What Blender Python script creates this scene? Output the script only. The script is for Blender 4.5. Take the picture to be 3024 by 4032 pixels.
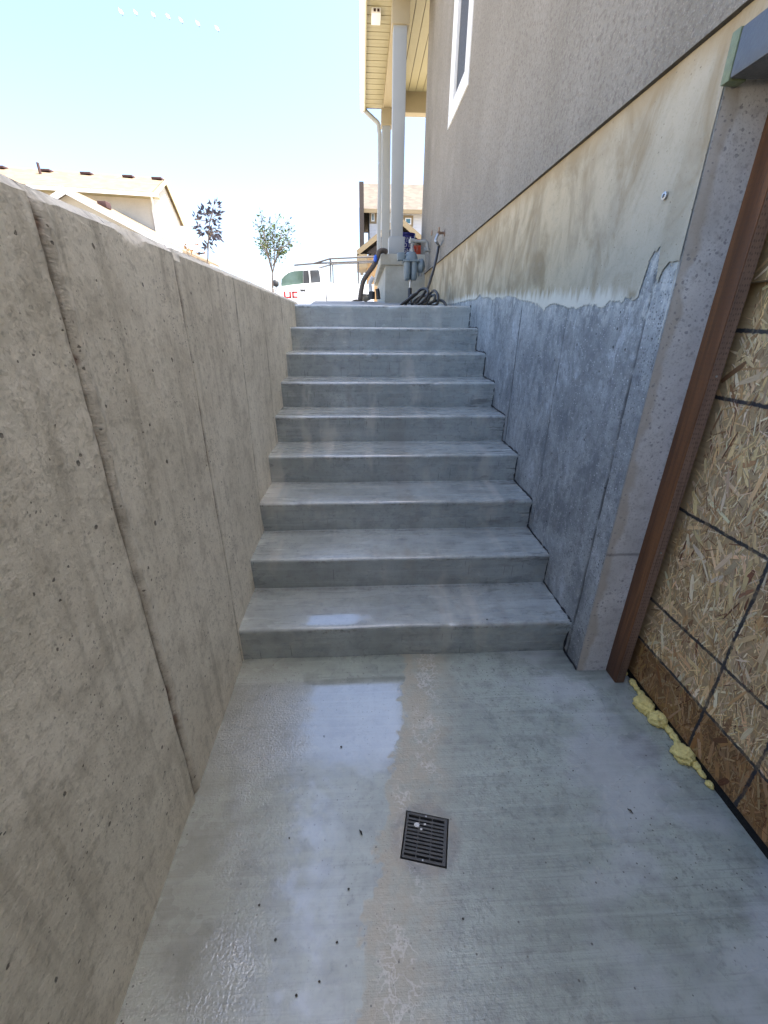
import bpy, bmesh, math, random
from mathutils import Vector, Matrix, noise as mnoise
from mathutils.geometry import tessellate_polygon
random.seed(11)
for o in list(bpy.data.objects): bpy.data.objects.remove(o)
scene = bpy.context.scene
col = scene.collection
# ------------------------------------------------------------------ camera
CAMH = 1.5255; FPX = 1644.86; PITCH = .4173; YAW = .0521; ROLL = .0075
cp, sp = math.cos(PITCH), math.sin(PITCH)
FW = Vector((math.sin(YAW)*cp, math.cos(YAW)*cp, -sp)); r0 = Vector((math.cos(YAW), -math.sin(YAW), 0)); u0 = r0.cross(FW)
RT = math.cos(ROLL)*r0 + math.sin(ROLL)*u0; UP = -math.sin(ROLL)*r0 + math.cos(ROLL)*u0
CAM = Vector((0, 0, CAMH))
cd = bpy.data.cameras.new('camera'); cam = bpy.data.objects.new('camera', cd); col.objects.link(cam)
m = Matrix((RT, UP, -FW)).transposed().to_4x4(); m.translation = CAM; cam.matrix_world = m
cd.sensor_fit = 'VERTICAL'; cd.sensor_height = 36; cd.lens = FPX/4032*36; cd.clip_start = .02; cd.clip_end = 3000
scene.camera = cam
# ------------------------------------------------------------------ light
SUN_EL = math.radians(66); SUN_AZ = math.radians(100)      # azimuth clockwise from +Y
w = bpy.data.worlds.new('World'); scene.world = w; w.use_nodes = True
nt = w.node_tree; nt.nodes.clear()
sky = nt.nodes.new('ShaderNodeTexSky'); sky.sky_type = 'NISHITA'; sky.sun_disc = False
sky.sun_elevation = SUN_EL; sky.sun_rotation = SUN_AZ; sky.altitude = 1400; sky.air_density = 1.0; sky.dust_density = 9.0; sky.ozone_density = 2.0
bg = nt.nodes.new('ShaderNodeBackground'); bg.inputs[1].default_value = .105
wo = nt.nodes.new('ShaderNodeOutputWorld'); nt.links.new(sky.outputs[0], bg.inputs[0]); nt.links.new(bg.outputs[0], wo.inputs[0])
sd = bpy.data.lights.new('sun', 'SUN'); sd.energy = 5.0; sd.angle = math.radians(.5); sd.color = (1, .95, .87)
sun = bpy.data.objects.new('sun', sd); col.objects.link(sun)
sdir = Vector((math.sin(SUN_AZ)*math.cos(SUN_EL), math.cos(SUN_AZ)*math.cos(SUN_EL), math.sin(SUN_EL)))
sun.rotation_euler = sdir.to_track_quat('Z', 'Y').to_euler(); sun.location = (8, -6, 15)
vs = scene.view_settings; vs.view_transform = 'Standard'; vs.look = 'None'; vs.exposure = 2.45; vs.gamma = 1; vs.use_curve_mapping = False
scene.render.engine = 'CYCLES'; scene.render.resolution_x = 768; scene.render.resolution_y = 1024
scene.cycles.max_bounces = 6; scene.cycles.diffuse_bounces = 4; scene.cycles.glossy_bounces = 2
# ------------------------------------------------------------------ pixel -> place
def ray(px, py): return FW + RT*((px-1512)/FPX) + UP*((2016-py)/FPX)
def atX(p, x): d = ray(*p); return CAM + d*(x/d.x)
def atY(p, y): d = ray(*p); return CAM + d*(y/d.y)
def atZ(p, z): d = ray(*p); return CAM + d*((z-CAMH)/d.z)
def win(s, ox, oy): return lambda a, b: (ox+a*s, oy+b*s)
zA = win(.3014, 1350, 750); zB = win(.3014, 1000, 700); zC = win(.6028, 0, 600); zD = win(.3617, 1350, 0)
zE = win(.8136, 1700, 900); zF = win(774/1556, 2250, 2300); zG = win(.7233, 0, 600)
# ------------------------------------------------------------------ node helpers
class NT:
    def __init__(s, name):
        s.m = bpy.data.materials.new(name); s.m.use_nodes = True; s.t = s.m.node_tree; s.t.nodes.clear()
        s.g = s.t.nodes.new('ShaderNodeNewGeometry'); s.P = s.g.outputs['Position']
    def n(s, typ, ins=None, **pr):
        x = s.t.nodes.new(typ)
        for k, v in pr.items(): setattr(x, k, v)
        for k, v in (ins or {}).items(): s.set(x.inputs[k], v)
        return x
    def set(s, sock, v):
        if isinstance(v, bpy.types.NodeSocket): s.t.links.new(v, sock)
        elif v is not None:
            if sock.type == 'RGBA' and not hasattr(v, '__len__'): v = (v, v, v, 1)
            elif sock.type == 'RGBA' and len(v) == 3: v = (*v, 1)
            sock.default_value = v
    def ma(s, op, a, b=None, c=None, clamp=False):
        x = s.t.nodes.new('ShaderNodeMath'); x.operation = op; x.use_clamp = clamp
        for i, v in enumerate((a, b, c)):
            if v is not None: s.set(x.inputs[i], v)
        return x.outputs[0]
    def mul(s, a, b): return s.ma('MULTIPLY', a, b)
    def add(s, a, b): return s.ma('ADD', a, b)
    def sub(s, a, b): return s.ma('SUBTRACT', a, b)
    def mix(s, f, a, b, blend='MIX'):
        x = s.t.nodes.new('ShaderNodeMix'); x.data_type = 'RGBA'; x.blend_type = blend
        s.set(x.inputs[0], f); s.set(x.inputs[6], a); s.set(x.inputs[7], b); return x.outputs[2]
    def mf(s, f, a, b):
        x = s.t.nodes.new('ShaderNodeMix'); x.data_type = 'FLOAT'
        s.set(x.inputs[0], f); s.set(x.inputs[2], a); s.set(x.inputs[3], b); return x.outputs[0]
    def sm(s, v, a, b, to0=0, to1=1, interp='SMOOTHSTEP'):
        x = s.t.nodes.new('ShaderNodeMapRange'); x.interpolation_type = interp
        s.set(x.inputs[0], v); x.inputs[1].default_value = a; x.inputs[2].default_value = b
        x.inputs[3].default_value = to0; x.inputs[4].default_value = to1; return x.outputs[0]
    def noise(s, vec, sc, det=4, ro=.55, dist=0):
        return s.n('ShaderNodeTexNoise', {'Vector': vec, 'Scale': sc, 'Detail': det, 'Roughness': ro, 'Distortion': dist}).outputs[0]
    def vor(s, vec, sc, feat='F1', rnd=1):
        return s.n('ShaderNodeTexVoronoi', {'Vector': vec, 'Scale': sc, 'Randomness': rnd}, feature=feat)
    def map(s, vec, sc=(1, 1, 1), rot=(0, 0, 0), loc=(0, 0, 0)):
        return s.n('ShaderNodeMapping', {'Vector': vec, 'Scale': sc, 'Rotation': rot, 'Location': loc}).outputs[0]
    def sep(s, vec):
        x = s.n('ShaderNodeSeparateXYZ', {0: vec}); return x.outputs[0], x.outputs[1], x.outputs[2]
    def bump(s, h, st=.5, d=.01, nor=None):
        return s.n('ShaderNodeBump', {'Height': h, 'Strength': st, 'Distance': d, 'Normal': nor}).outputs[0]
    def out(s, color, rough=.7, nor=None, **kw):
        b = s.n('ShaderNodeBsdfPrincipled', {'Base Color': color, 'Roughness': rough, 'Normal': nor})
        for k, v in kw.items(): s.set(b.inputs[k.replace('_', ' ')], v)
        o = s.t.nodes.new('ShaderNodeOutputMaterial'); s.t.links.new(b.outputs[0], o.inputs[0]); return s.m
    def flat(s, ax):
        q = dict(zip('xyz', s.sep(s.P))); return s.n('ShaderNodeCombineXYZ', {0: q[ax[0]], 1: q[ax[1]], 2: 0}).outputs[0]
    def warp(s, vec, sc, amt, det=2):
        n = s.n('ShaderNodeTexNoise', {'Vector': vec, 'Scale': sc, 'Detail': det}).outputs[1]
        n = s.n('ShaderNodeVectorMath', {0: n, 'Scale': amt}, operation='SCALE').outputs[0]
        return s.n('ShaderNodeVectorMath', {0: vec, 1: n}, operation='ADD').outputs[0]
    def pits(s, vec, sc, lo, hi, dens):
        """round holes: returns (mask, height); lo/hi radius in cell units, dens share of cells"""
        v = s.n('ShaderNodeTexVoronoi', {'Vector': vec, 'Scale': sc}, voronoi_dimensions='2D'); c = s.n('ShaderNodeSeparateColor', {0: v.outputs['Color']})
        rad = s.mf(c.outputs[1], lo, hi); on = s.ma('LESS_THAN', c.outputs[0], dens)
        d = s.ma('DIVIDE', v.outputs['Distance'], rad)
        return s.mul(s.sm(d, .75, 1.05, 1, 0), on)
def plain(name, c, rough=.6, var=.12, sc=6, bump=0, bsc=60, **kw):
    t = NT(name); f = t.noise(t.P, sc, 5, .6); f2 = t.noise(t.P, sc*9, 3, .6)
    k = t.add(t.mul(t.sub(f, .5), 2*var), t.mul(t.sub(f2, .5), var))
    cc = t.mix(1, c, t.n('ShaderNodeCombineColor', {0: t.add(k, 1), 1: t.add(k, 1), 2: t.add(k, 1)}).outputs[0], 'MULTIPLY')
    nor = t.bump(t.noise(t.P, bsc, 4, .6), bump, .01) if bump else None
    return t.out(cc, t.sm(f2, .3, .7, rough*.85, min(1, rough*1.12)), nor, **kw)
# ------------------------------------------------------------------ mesh helpers
class MB:
    def __init__(s): s.v = []; s.f = []
    def quad(s, *p):
        n = len(s.v); s.v += [tuple(q) for q in p]; s.f.append(tuple(range(n, n+len(p)))); return s
    def box(s, x0, x1, y0, y1, z0, z1):
        n = len(s.v); s.v += [(x, y, z) for z in (z0, z1) for y in (y0, y1) for x in (x0, x1)]
        s.f += [tuple(n+i for i in q) for q in ((0, 2, 3, 1), (4, 5, 7, 6), (0, 1, 5, 4), (2, 6, 7, 3), (0, 4, 6, 2), (1, 3, 7, 5))]; return s
    def prism(s, poly, a0, a1, axis='y'):
        """poly list of 2D points; extrude along axis. axis y: (x,z); x: (y,z); z: (x,y)"""
        def P(p, a): return {'y': (p[0], a, p[1]), 'x': (a, p[0], p[1]), 'z': (p[0], p[1], a)}[axis]
        n = len(s.v); k = len(poly); s.v += [P(p, a0) for p in poly] + [P(p, a1) for p in poly]
        tri = tessellate_polygon([[Vector((p[0], p[1], 0)) for p in poly]])
        for t in tri: s.f.append(tuple(n+i for i in t)); s.f.append(tuple(n+k+i for i in reversed(t)))
        for i in range(k): j = (i+1) % k; s.f.append((n+i, n+j, n+k+j, n+k+i))
        return s
    def tube(s, pts, rad, seg=8, cap=True, closed=False):
        pts = [Vector(p) for p in pts]; N = len(pts); rad = rad if hasattr(rad, '__len__') else [rad]*N
        n = len(s.v); pn = None
        for i, p in enumerate(pts):
            t = (pts[min(i+1, N-1)]-pts[max(i-1, 0)])
            if t.length < 1e-9: t = Vector((0, 0, 1))
            t.normalize()
            if pn is None: pn = t.orthogonal().normalized()
            else:
                pn = pn - t*pn.dot(t); pn = pn.normalized() if pn.length > 1e-6 else t.orthogonal().normalized()
            b = t.cross(pn)
            for j in range(seg):
                a = 2*math.pi*j/seg; q = p + (pn*math.cos(a)+b*math.sin(a))*rad[i]; s.v.append(tuple(q))
        for i in range(N-1):
            for j in range(seg):
                k = (j+1) % seg; s.f.append((n+i*seg+j, n+i*seg+k, n+(i+1)*seg+k, n+(i+1)*seg+j))
        if cap:
            s.f.append(tuple(n+j for j in reversed(range(seg)))); s.f.append(tuple(n+(N-1)*seg+j for j in range(seg)))
        return s
    def lathe(s, prof, c, axis='z', seg=20):
        n = len(s.v); c = Vector(c)
        for r, h in prof:
            for j in range(seg):
                a = 2*math.pi*j/seg; u, v = r*math.cos(a), r*math.sin(a)
                q = {'z': (u, v, h), 'y': (u, h, v), 'x': (h, u, v)}[axis]; s.v.append(tuple(c+Vector(q)))
        for i in range(len(prof)-1):
            for j in range(seg):
                k = (j+1) % seg; s.f.append((n+i*seg+j, n+i*seg+k, n+(i+1)*seg+k, n+(i+1)*seg+j))
        s.f.append(tuple(n+j for j in range(seg))); e = n+(len(prof)-1)*seg; s.f.append(tuple(e+j for j in reversed(range(seg))))
        return s
    def grid(s, us, vs_, fn):
        n = len(s.v); W = len(us)
        for v in vs_:
            for u in us: s.v.append(tuple(fn(u, v)))
        for j in range(len(vs_)-1):
            for i in range(W-1): a = n+j*W+i; s.f.append((a, a+1, a+W+1, a+W))
        return s
    def blob(s, c, r, sq=(1, 1, 1), amp=.2, fr=3, sub=2, seed=0):
        bm = bmesh.new(); bmesh.ops.create_icosphere(bm, subdivisions=sub, radius=1); n = len(s.v)
        for v in bm.verts:
            d = v.co.normalized(); k = 1+amp*mnoise.noise(d*fr+Vector((seed*7.1, seed, 0)))+amp*.5*mnoise.noise(d*fr*2.7+Vector((0, seed*3.3, 9)))
            s.v.append(tuple(Vector(c)+Vector((d.x*sq[0], d.y*sq[1], d.z*sq[2]))*r*k))
        for f in bm.faces: s.f.append(tuple(n+v.index for v in f.verts))
        bm.free(); return s
    def build(s, name, mat, parent=None, smooth=False, bevel=0, segs=2, angle=None):
        me = bpy.data.meshes.new(name); xs = [v[0] for v in s.v]; ys = [v[1] for v in s.v]; zs = [v[2] for v in s.v]
        c = Vector(((min(xs)+max(xs))/2, (min(ys)+max(ys))/2, min(zs)))
        me.from_pydata([(v[0]-c.x, v[1]-c.y, v[2]-c.z) for v in s.v], [], s.f); me.update()
        bm = bmesh.new(); bm.from_mesh(me)
        bmesh.ops.recalc_face_normals(bm, faces=bm.faces)
        if bevel: bmesh.ops.bevel(bm, geom=[e for e in bm.edges if e.is_manifold and e.calc_face_angle(0) > .5], offset=bevel, segments=segs, affect='EDGES', profile=.6, clamp_overlap=True)
        bm.to_mesh(me); bm.free()
        if smooth or bevel:
            for p in me.polygons: p.use_smooth = True
            try: me.set_sharp_from_angle(angle=angle or math.radians(40))
            except Exception: pass
        if mat: me.materials.append(mat)
        o = bpy.data.objects.new(name, me); col.objects.link(o)
        pw = Vector((0, 0, 0)); q = parent
        while q: pw += q.location; q = q.parent
        o.location = c-pw; o.parent = parent
        return o
def tag(o, label=None, cat=None, group=None, kind=None):
    if label: o['label'] = label
    if cat: o['category'] = cat
    if group: o['group'] = group
    if kind: o['kind'] = kind
    return o
def empty(name, loc, label, cat, group=None):
    o = bpy.data.objects.new(name, None); col.objects.link(o); o.location = loc; o.empty_display_size = .1
    return tag(o, label, cat, group)
def box(name, mat, par, b, bevel=0): return MB().box(*b).build(name, mat, par, bevel=bevel)
def lin(a, b, n): return [a+(b-a)*i/(n-1) for i in range(n)]
def sm01(x): x = max(0, min(1, x)); return x*x*(3-2*x)
def nz(x, y=0, z=0): return mnoise.noise(Vector((x, y, z)))
def frac(x, y=0, z=0, oct=4):
    s, a = 0, 1
    for i in range(oct): s += a*mnoise.noise(Vector((x, y, z))); a *= .5; x *= 2.1; y *= 2.1; z *= 2.1
    return s
def spline(pts, n=8):
    pts = [Vector(p) for p in pts]; out = []
    for i in range(len(pts)-1):
        p0, p1, p2, p3 = pts[max(i-1, 0)], pts[i], pts[i+1], pts[min(i+2, len(pts)-1)]
        for k in range(n):
            t = k/n; out.append(.5*((2*p1)+(p2-p0)*t+(2*p0-5*p1+4*p2-p3)*t*t+(3*p1-p0-3*p2+p3)*t**3))
    return out+[pts[-1]]
# ------------------------------------------------------------------ materials
SEAML = (.982, 1.62, 2.3, 2.91, 3.58); SEAMR = (1.615, 2.255, 2.92, 3.6)
WX = 1.025          # house foundation plane
def mat_retaining():
    t = NT('board formed concrete'); x, y, z = t.sep(t.P); Q = t.flat('yz')
    big = t.noise(t.P, 1.5, 4, .62, .4); mid = t.noise(t.P, 8, 4, .65); fine = t.noise(t.P, 130, 2, .7); gr = t.noise(t.P, 42, 3, .7)
    st = t.noise(t.map(t.P, (1, 24, 1.3)), 1.0, 3, .6)
    c = t.mix(t.sm(big, .32, .68), (.67, .625, .515), (.82, .775, .66))
    c = t.mix(t.sm(mid, .44, .72, 0, .55), c, (.45, .41, .325))
    c = t.mix(t.sm(st, .52, .74, 0, .45), c, (.40, .365, .285)); c = t.mix(t.sm(st, .46, .28, 0, .4), c, (.82, .78, .66))
    c = t.mix(t.sm(gr, .5, .72, 0, .5), c, (.33, .305, .24)); c = t.mix(t.sm(gr, .42, .28, 0, .45), c, (.82, .78, .66))
    c = t.mix(t.sm(fine, .55, .75, 0, .4), c, (.24, .22, .175))
    wq = t.warp(Q, 90, .010, 2)
    den = t.sm(big, .35, .62)
    p1 = t.pits(wq, 22, .02, .10, .16); p2 = t.mul(t.pits(wq, 66, .08, .22, .5), t.sm(t.noise(t.P, 5, 3, .6), .52, .64)); p3 = t.pits(wq, 7, .012, .05, .28)
    pit = t.ma('MAXIMUM', t.ma('MAXIMUM', p1, p2), p3)
    c = t.mix(t.mul(pit, .75), c, (.08, .07, .055))
    ds = None; yw = t.add(y, t.mul(t.sub(t.noise(t.map(t.P, (0, 0, 3)), 3, 2), .5), .02))
    for i, s in enumerate(SEAML):
        d = t.ma('ABSOLUTE', t.sub(yw, s)); k = t.mul(t.sm(d, 0, .034 if i == 0 else .013, 1, 0), .6 if i == 0 else 1.0); ds = k if ds is None else t.ma('MAXIMUM', ds, k)
    comb = t.noise(t.map(t.P, (1, 60, 190)), 1, 3, .65)
    c = t.mix(t.mul(ds, t.sm(mid, .3, .62, .4, .75)), c, (.21, .175, .135)); c = t.mix(t.sm(t.ma('ABSOLUTE', t.sub(yw, SEAML[0]-.002)), .002, .010, .6, 0), c, (.14, .115, .09)); c = t.mix(t.mul(ds, t.sm(comb, .52, .7, 0, .5)), c, (.13, .11, .085)); c = t.mix(t.mul(ds, t.sm(comb, .44, .3, 0, .4)), c, (.66, .61, .5))
    rust = t.mul(t.sm(t.ma('ABSOLUTE', t.sub(y, .984)), 0, .013, 1, 0), t.sm(t.noise(t.map(t.P, (1, 1, 9)), 1.2, 2), .56, .66)); c = t.mix(t.mul(rust, .75), c, (.13, .055, .03))
    h = t.add(t.add(t.mul(p3, -1.2), t.mul(p1, -.9)), t.add(t.mul(mid, .8), t.add(t.mul(gr, .7), t.mul(st, .25))))
    h = t.add(h, t.mul(ds, t.mul(comb, 1.1)))
    return t.out(c, .85, t.bump(h, .9, .005))
def mat_floor(kind):
    t = NT('wet broomed concrete '+kind); x, y, z = t.sep(t.P); Q = t.flat('xy')
    big = t.noise(t.P, 2.2, 4, .62, .5); mid = t.noise(t.P, 11, 4, .65); fine = t.noise(t.P, 150, 2, .7); gr = t.noise(t.P, 46, 3, .7)
    br = t.noise(t.map(t.P, (3, 200, 200)), 1, 3, .65); br2 = t.noise(t.map(t.P, (1.3, 42, 42), rot=(0, 0, .05)), 1, 3, .6)
    c = t.mix(t.sm(big, .32, .68), (.315, .325, .285), (.43, .44, .39))
    c = t.mix(t.sm(mid, .42, .70, 0, .6), c, (.22, .222, .205)); c = t.mix(t.sm(gr, .5, .72, 0, .5), c, (.16, .16, .15))
    c = t.mix(t.sm(br2, .5, .72, 0, .4), c, (.49, .50, .45)); c = t.mix(t.sm(br2, .44, .26, 0, .35), c, (.205, .21, .187)); c = t.mix(t.sm(br, .52, .75, 0, .4), c, (.18, .178, .17))
    c = t.mix(t.sm(fine, .56, .76, 0, .4), c, (.14, .138, .132))
    if kind == 'slab': c = t.mix(1, c, (.94, 1.02, 1.0), 'MULTIPLY')
    if kind == 'step':
        c = t.mix(1, c, (.93, .985, 1.06), 'MULTIPLY')
        bl = t.noise(t.map(t.P, (6, 0.6, 2), loc=(4, 1, 8)), 1, 3, .6)
        c = t.mix(t.sm(bl, .54, .70, 0, .5), c, (.56, .53, .46)); c = t.mix(t.sm(bl, .44, .3, 0, .35), c, (.25, .235, .205))
        stn = t.mul(t.sm(x, .45, 1.0), t.sm(t.noise(t.map(t.P, (4, 20, 20)), 1, 4, .7), .54, .66)); c = t.mix(t.mul(stn, .7), c, (.10, .095, .09))
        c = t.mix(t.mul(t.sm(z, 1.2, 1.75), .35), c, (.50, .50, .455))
        pud = t.mul(t.mul(t.sm(t.add(x, t.add(t.mul(t.sub(gr, .5), .05), t.mul(t.sub(mid, .5), .10))), -.31, -.28), t.sm(t.add(x, t.mul(t.sub(mid, .5), .4)), -.10, .04, 1, 0)), t.mul(t.sm(t.add(y, t.mul(t.sub(gr, .5), .03)), 1.648, 1.664), t.sm(t.add(y, t.mul(t.sub(br2, .5), .09)), 1.725, 1.757, 1, 0)))
        pud = t.mul(pud, t.ma('LESS_THAN', z, .2))
        wet = t.sm(t.noise(t.map(t.P, (1.2, 8, 3)), 1.6, 3, .6), .35, .65)
        p = t.pits(Q, 40, .04, .11, .3)
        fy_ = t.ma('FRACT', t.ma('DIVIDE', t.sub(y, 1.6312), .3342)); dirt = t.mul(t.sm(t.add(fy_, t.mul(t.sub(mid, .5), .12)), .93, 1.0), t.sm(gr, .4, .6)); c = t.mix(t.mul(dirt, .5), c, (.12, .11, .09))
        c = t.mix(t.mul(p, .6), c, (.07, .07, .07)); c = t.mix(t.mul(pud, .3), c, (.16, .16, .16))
        h = t.add(t.mul(br, .5), t.add(t.mul(gr, .35), t.mul(mid, .8)))
        ro = t.mf(pud, t.mf(wet, .36, .17), .03)
        return t.out(c, ro, t.bump(h, t.mf(pud, .5, .02), .004), Specular_IOR_Level=t.mf(pud, 1.0, 1.0), Coat_Weight=t.add(t.mul(pud, .7), t.mul(wet, .3)), Coat_Roughness=t.mf(pud, .2, .03), Coat_IOR=2.1)
    wob = t.mul(t.sub(t.noise(t.P, 6, 4, .65), .5), .26); wob2 = t.mul(t.sub(gr, .5), .05)
    bnd = t.add(t.add(x, wob), wob2)
    bx = t.sm(y, .35, 1.5, -.06, .19, 'LINEAR'); rel = t.sub(bnd, bx)
    wetl = t.sm(rel, -.012, .012, 1, 0)
    peel = t.sm(t.add(x, t.mul(t.sub(mid, .5), .4)), -.36, -.20, 1, 0)
    film = t.mul(wetl, t.sm(t.add(y, t.add(t.mul(t.sub(br2, .5), .16), t.mul(wob, .5))), 1.44, 1.52, 1, 0)); film = t.mul(film, t.ma('MAXIMUM', t.sm(t.add(y, t.mul(wob, 1.2)), .98, 1.16), t.mul(t.sm(t.noise(t.map(t.P, loc=(1, 9, 0)), 4, 4, .65), .45, .62, .12, .8), t.sm(x, .0, -.2))))
    tan = t.mul(t.mul(t.sub(1, wetl), t.sm(rel, .08, .30, 1, 0)), t.sm(big, .28, .46))
    c = t.mix(t.mul(film, .4), c, (.15, .153, .145)); c = t.mix(t.mul(tan, t.sm(mid, .3, .62, .25, .75)), c, (.46, .40, .285))
    c = t.mix(t.mul(t.sm(x, -.1, -.6), .4), c, (.36, .335, .28))
    dd = t.ma('ABSOLUTE', t.sub(t.add(x, t.mul(wob, .8)), t.add(bx, .10)))
    ve = t.vor(t.warp(t.P, 30, .07, 3), 30, 'DISTANCE_TO_EDGE').outputs[0]
    eff = t.mul(t.mul(t.sm(ve, .02, .10, 1, 0), t.sm(dd, .02, .085, 1, 0)), t.sm(t.noise(t.map(t.P, (1, .7, 1), loc=(7, 3, 0)), 8, 3, .6), .43, .53))
    c = t.mix(t.mul(eff, .6), c, (.66, .64, .58))
    damp = t.sm(t.add(t.ma('SQRT', t.add(t.ma('POWER', t.sub(x, 1.09), 2), t.ma('POWER', t.mul(t.sub(y, 1.08), 1.5), 2))), t.mul(wob, .9)), .07, .115, 1, 0)
    c = t.mix(t.mul(damp, .45), c, (.18, .185, .19))
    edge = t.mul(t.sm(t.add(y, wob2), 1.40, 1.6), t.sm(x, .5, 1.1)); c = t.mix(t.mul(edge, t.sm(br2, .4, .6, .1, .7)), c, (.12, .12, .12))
    haze = t.mul(t.sm(x, .35, .9), t.sm(t.noise(t.map(t.P, (1, 1.6, 1), loc=(0, 4, 0)), 2.6, 3, .6), .44, .62)); c = t.mix(t.mul(haze, .5), c, (.53, .55, .56))
    p = t.ma('MAXIMUM', t.pits(Q, 15, .015, .05, .35), t.mul(t.pits(t.map(Q, loc=(3, 1, 0)), 55, .06, .16, .25), t.sm(big, .45, .6)))
    c = t.mix(t.mul(p, .8), c, (.06, .056, .05))
    dr = t.ma('SQRT', t.add(t.ma('POWER', t.sub(x, .186), 2), t.ma('POWER', t.sub(y, .81), 2)))
    rim = t.mul(t.sm(t.add(dr, t.mul(wob, .12)), .095, .13, 1, 0), .55); c = t.mix(rim, c, t.mix(t.sm(mid, .4, .6), (.15, .145, .135), (.30, .26, .20)))
    h = t.add(t.mul(mid, .6), t.add(t.mul(br, .5), t.mul(t.noise(t.P, 125, 3, .6), .9)))
    bs = t.mf(wetl, .4, t.mf(peel, .05, t.sm(big, .35, .6, .2, .6)))
    ro = t.mf(film, t.mf(t.sm(big, .35, .65), .34, .2), .06); ro = t.mf(t.mul(tan, .8), ro, .5); ro = t.mf(damp, ro, .2)
    return t.out(c, ro, t.bump(h, bs, .004), Specular_IOR_Level=t.mf(film, .8, 1.0), Coat_Weight=t.add(t.mul(film, .85), .15), Coat_Roughness=t.mf(film, .25, .04), Coat_IOR=2.1, Coat_Normal=t.bump(h, t.mul(bs, .9), .004))
def mat_found():
    t = NT('raw foundation concrete'); x, y, z = t.sep(t.P); Q = t.flat('yz')
    big = t.noise(t.P, 2.6, 4, .62, .4); fine = t.noise(t.P, 170, 2, .75); mid = t.noise(t.P, 30, 4, .72); st = t.noise(t.map(t.P, (1, 17, 1)), 1, 4, .6)
    c = t.mix(t.sm(big, .32, .68), (.25, .262, .258), (.40, .415, .405)); c = t.mix(t.sm(st, .48, .7, 0, .28), c, (.52, .535, .51)); c = t.mix(t.sm(st, .44, .28, 0, .25), c, (.155, .16, .155)); bl = t.noise(t.map(t.P, (1, 1.3, .8), loc=(2, 4, 9)), 5.5, 4, .7, .6); c = t.mix(t.sm(bl, .5, .64, 0, .65), c, (.14, .155, .165)); c = t.mix(t.sm(bl, .45, .32, 0, .6), c, (.56, .59, .60))
    c = t.mix(t.sm(mid, .5, .7, 0, .65), c, (.17, .17, .165)); c = t.mix(t.sm(mid, .42, .3, 0, .5), c, (.58, .58, .56)); c = t.mix(t.sm(fine, .54, .74, 0, .7), c, (.11, .11, .11))
    near = t.sm(y, 2.1, 1.55); wq = t.warp(Q, 110, .008, 2); agg = t.mul(t.pits(wq, 80, .12, .34, .5), t.sm(big, .38, .58, .2, 1))
    c = t.mix(t.mul(agg, t.add(t.mul(near, .5), .3)), c, (.08, .078, .078))
    wht = t.pits(t.map(wq, loc=(3, 7, 0)), 60, .07, .17, .25); c = t.mix(t.mul(wht, .8), c, (.8, .8, .79))
    ds = None; yw = t.add(y, t.mul(t.sub(t.noise(t.map(t.P, (0, 0, 3)), 2, 2), .5), .02))
    for i, s in enumerate(SEAMR):
        d = t.ma('ABSOLUTE', t.sub(yw, s)); k = t.sm(d, .001, .010, 1, 0); ds = k if ds is None else t.ma('MAXIMUM', ds, k)
    c = t.mix(t.mul(ds, t.sm(t.noise(t.map(t.P, (1, 1, 5)), 1.5, 2), .36, .55, .15, .85)), c, (.06, .06, .062))
    bz = t.sm(y, 1.6, 4.2, 1.60, 1.755, 'LINEAR'); chk = t.mul(t.sm(t.add(t.sub(bz, z), t.mul(t.sub(st, .5), .25)), .10, -.02), t.sm(t.noise(t.map(t.P, (1, 2, 1)), 18, 4, .7), .46, .62)); c = t.mix(t.mul(chk, .7), c, (.62, .62, .57))
    hole = t.pits(wq, 13, .02, .085, .22); c = t.mix(hole, c, (.045, .045, .045))
    h = t.add(t.add(t.mul(fine, .5), t.mul(mid, .9)), t.mul(agg, -.5))
    return t.out(c, t.sm(mid, .3, .7, .42, .62), t.bump(h, .8, .005))
def mat_jamb():
    t = NT('smooth jamb concrete'); x, y, z = t.sep(t.P); Q = t.flat('xz')
    big = t.noise(t.P, 4, 4, .6, .3); fine = t.noise(t.P, 140, 2, .7); mid = t.noise(t.P, 26, 3, .65)
    c = t.mix(t.sm(big, .3, .7), (.56, .55, .53), (.74, .73, .71)); c = t.mix(t.sm(fine, .52, .74, 0, .5), c, (.24, .225, .22)); c = t.mix(t.sm(mid, .5, .72, 0, .45), c, (.33, .31, .30))
    band = t.sm(t.add(x, t.mul(t.sub(t.noise(t.P, 9, 3), .5), .09)), 1.05, 1.075, 1, 0); c = t.mix(t.mul(band, .65), c, (.42, .355, .27))
    agg = t.mul(t.pits(t.warp(Q, 60, .012, 2), 46, .10, .28, .55), t.sm(big, .40, .55)); c = t.mix(t.mul(agg, .6), c, (.18, .175, .19))
    ln = t.sm(t.ma('ABSOLUTE', t.sub(t.add(z, t.mul(t.sub(big, .5), .03)), .645)), .002, .01, 1, 0); c = t.mix(t.mul(ln, .55), c, (.14, .125, .12))
    return t.out(c, .55, t.bump(t.add(t.mul(fine, .4), t.mul(mid, .6)), .5, .004))
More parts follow.
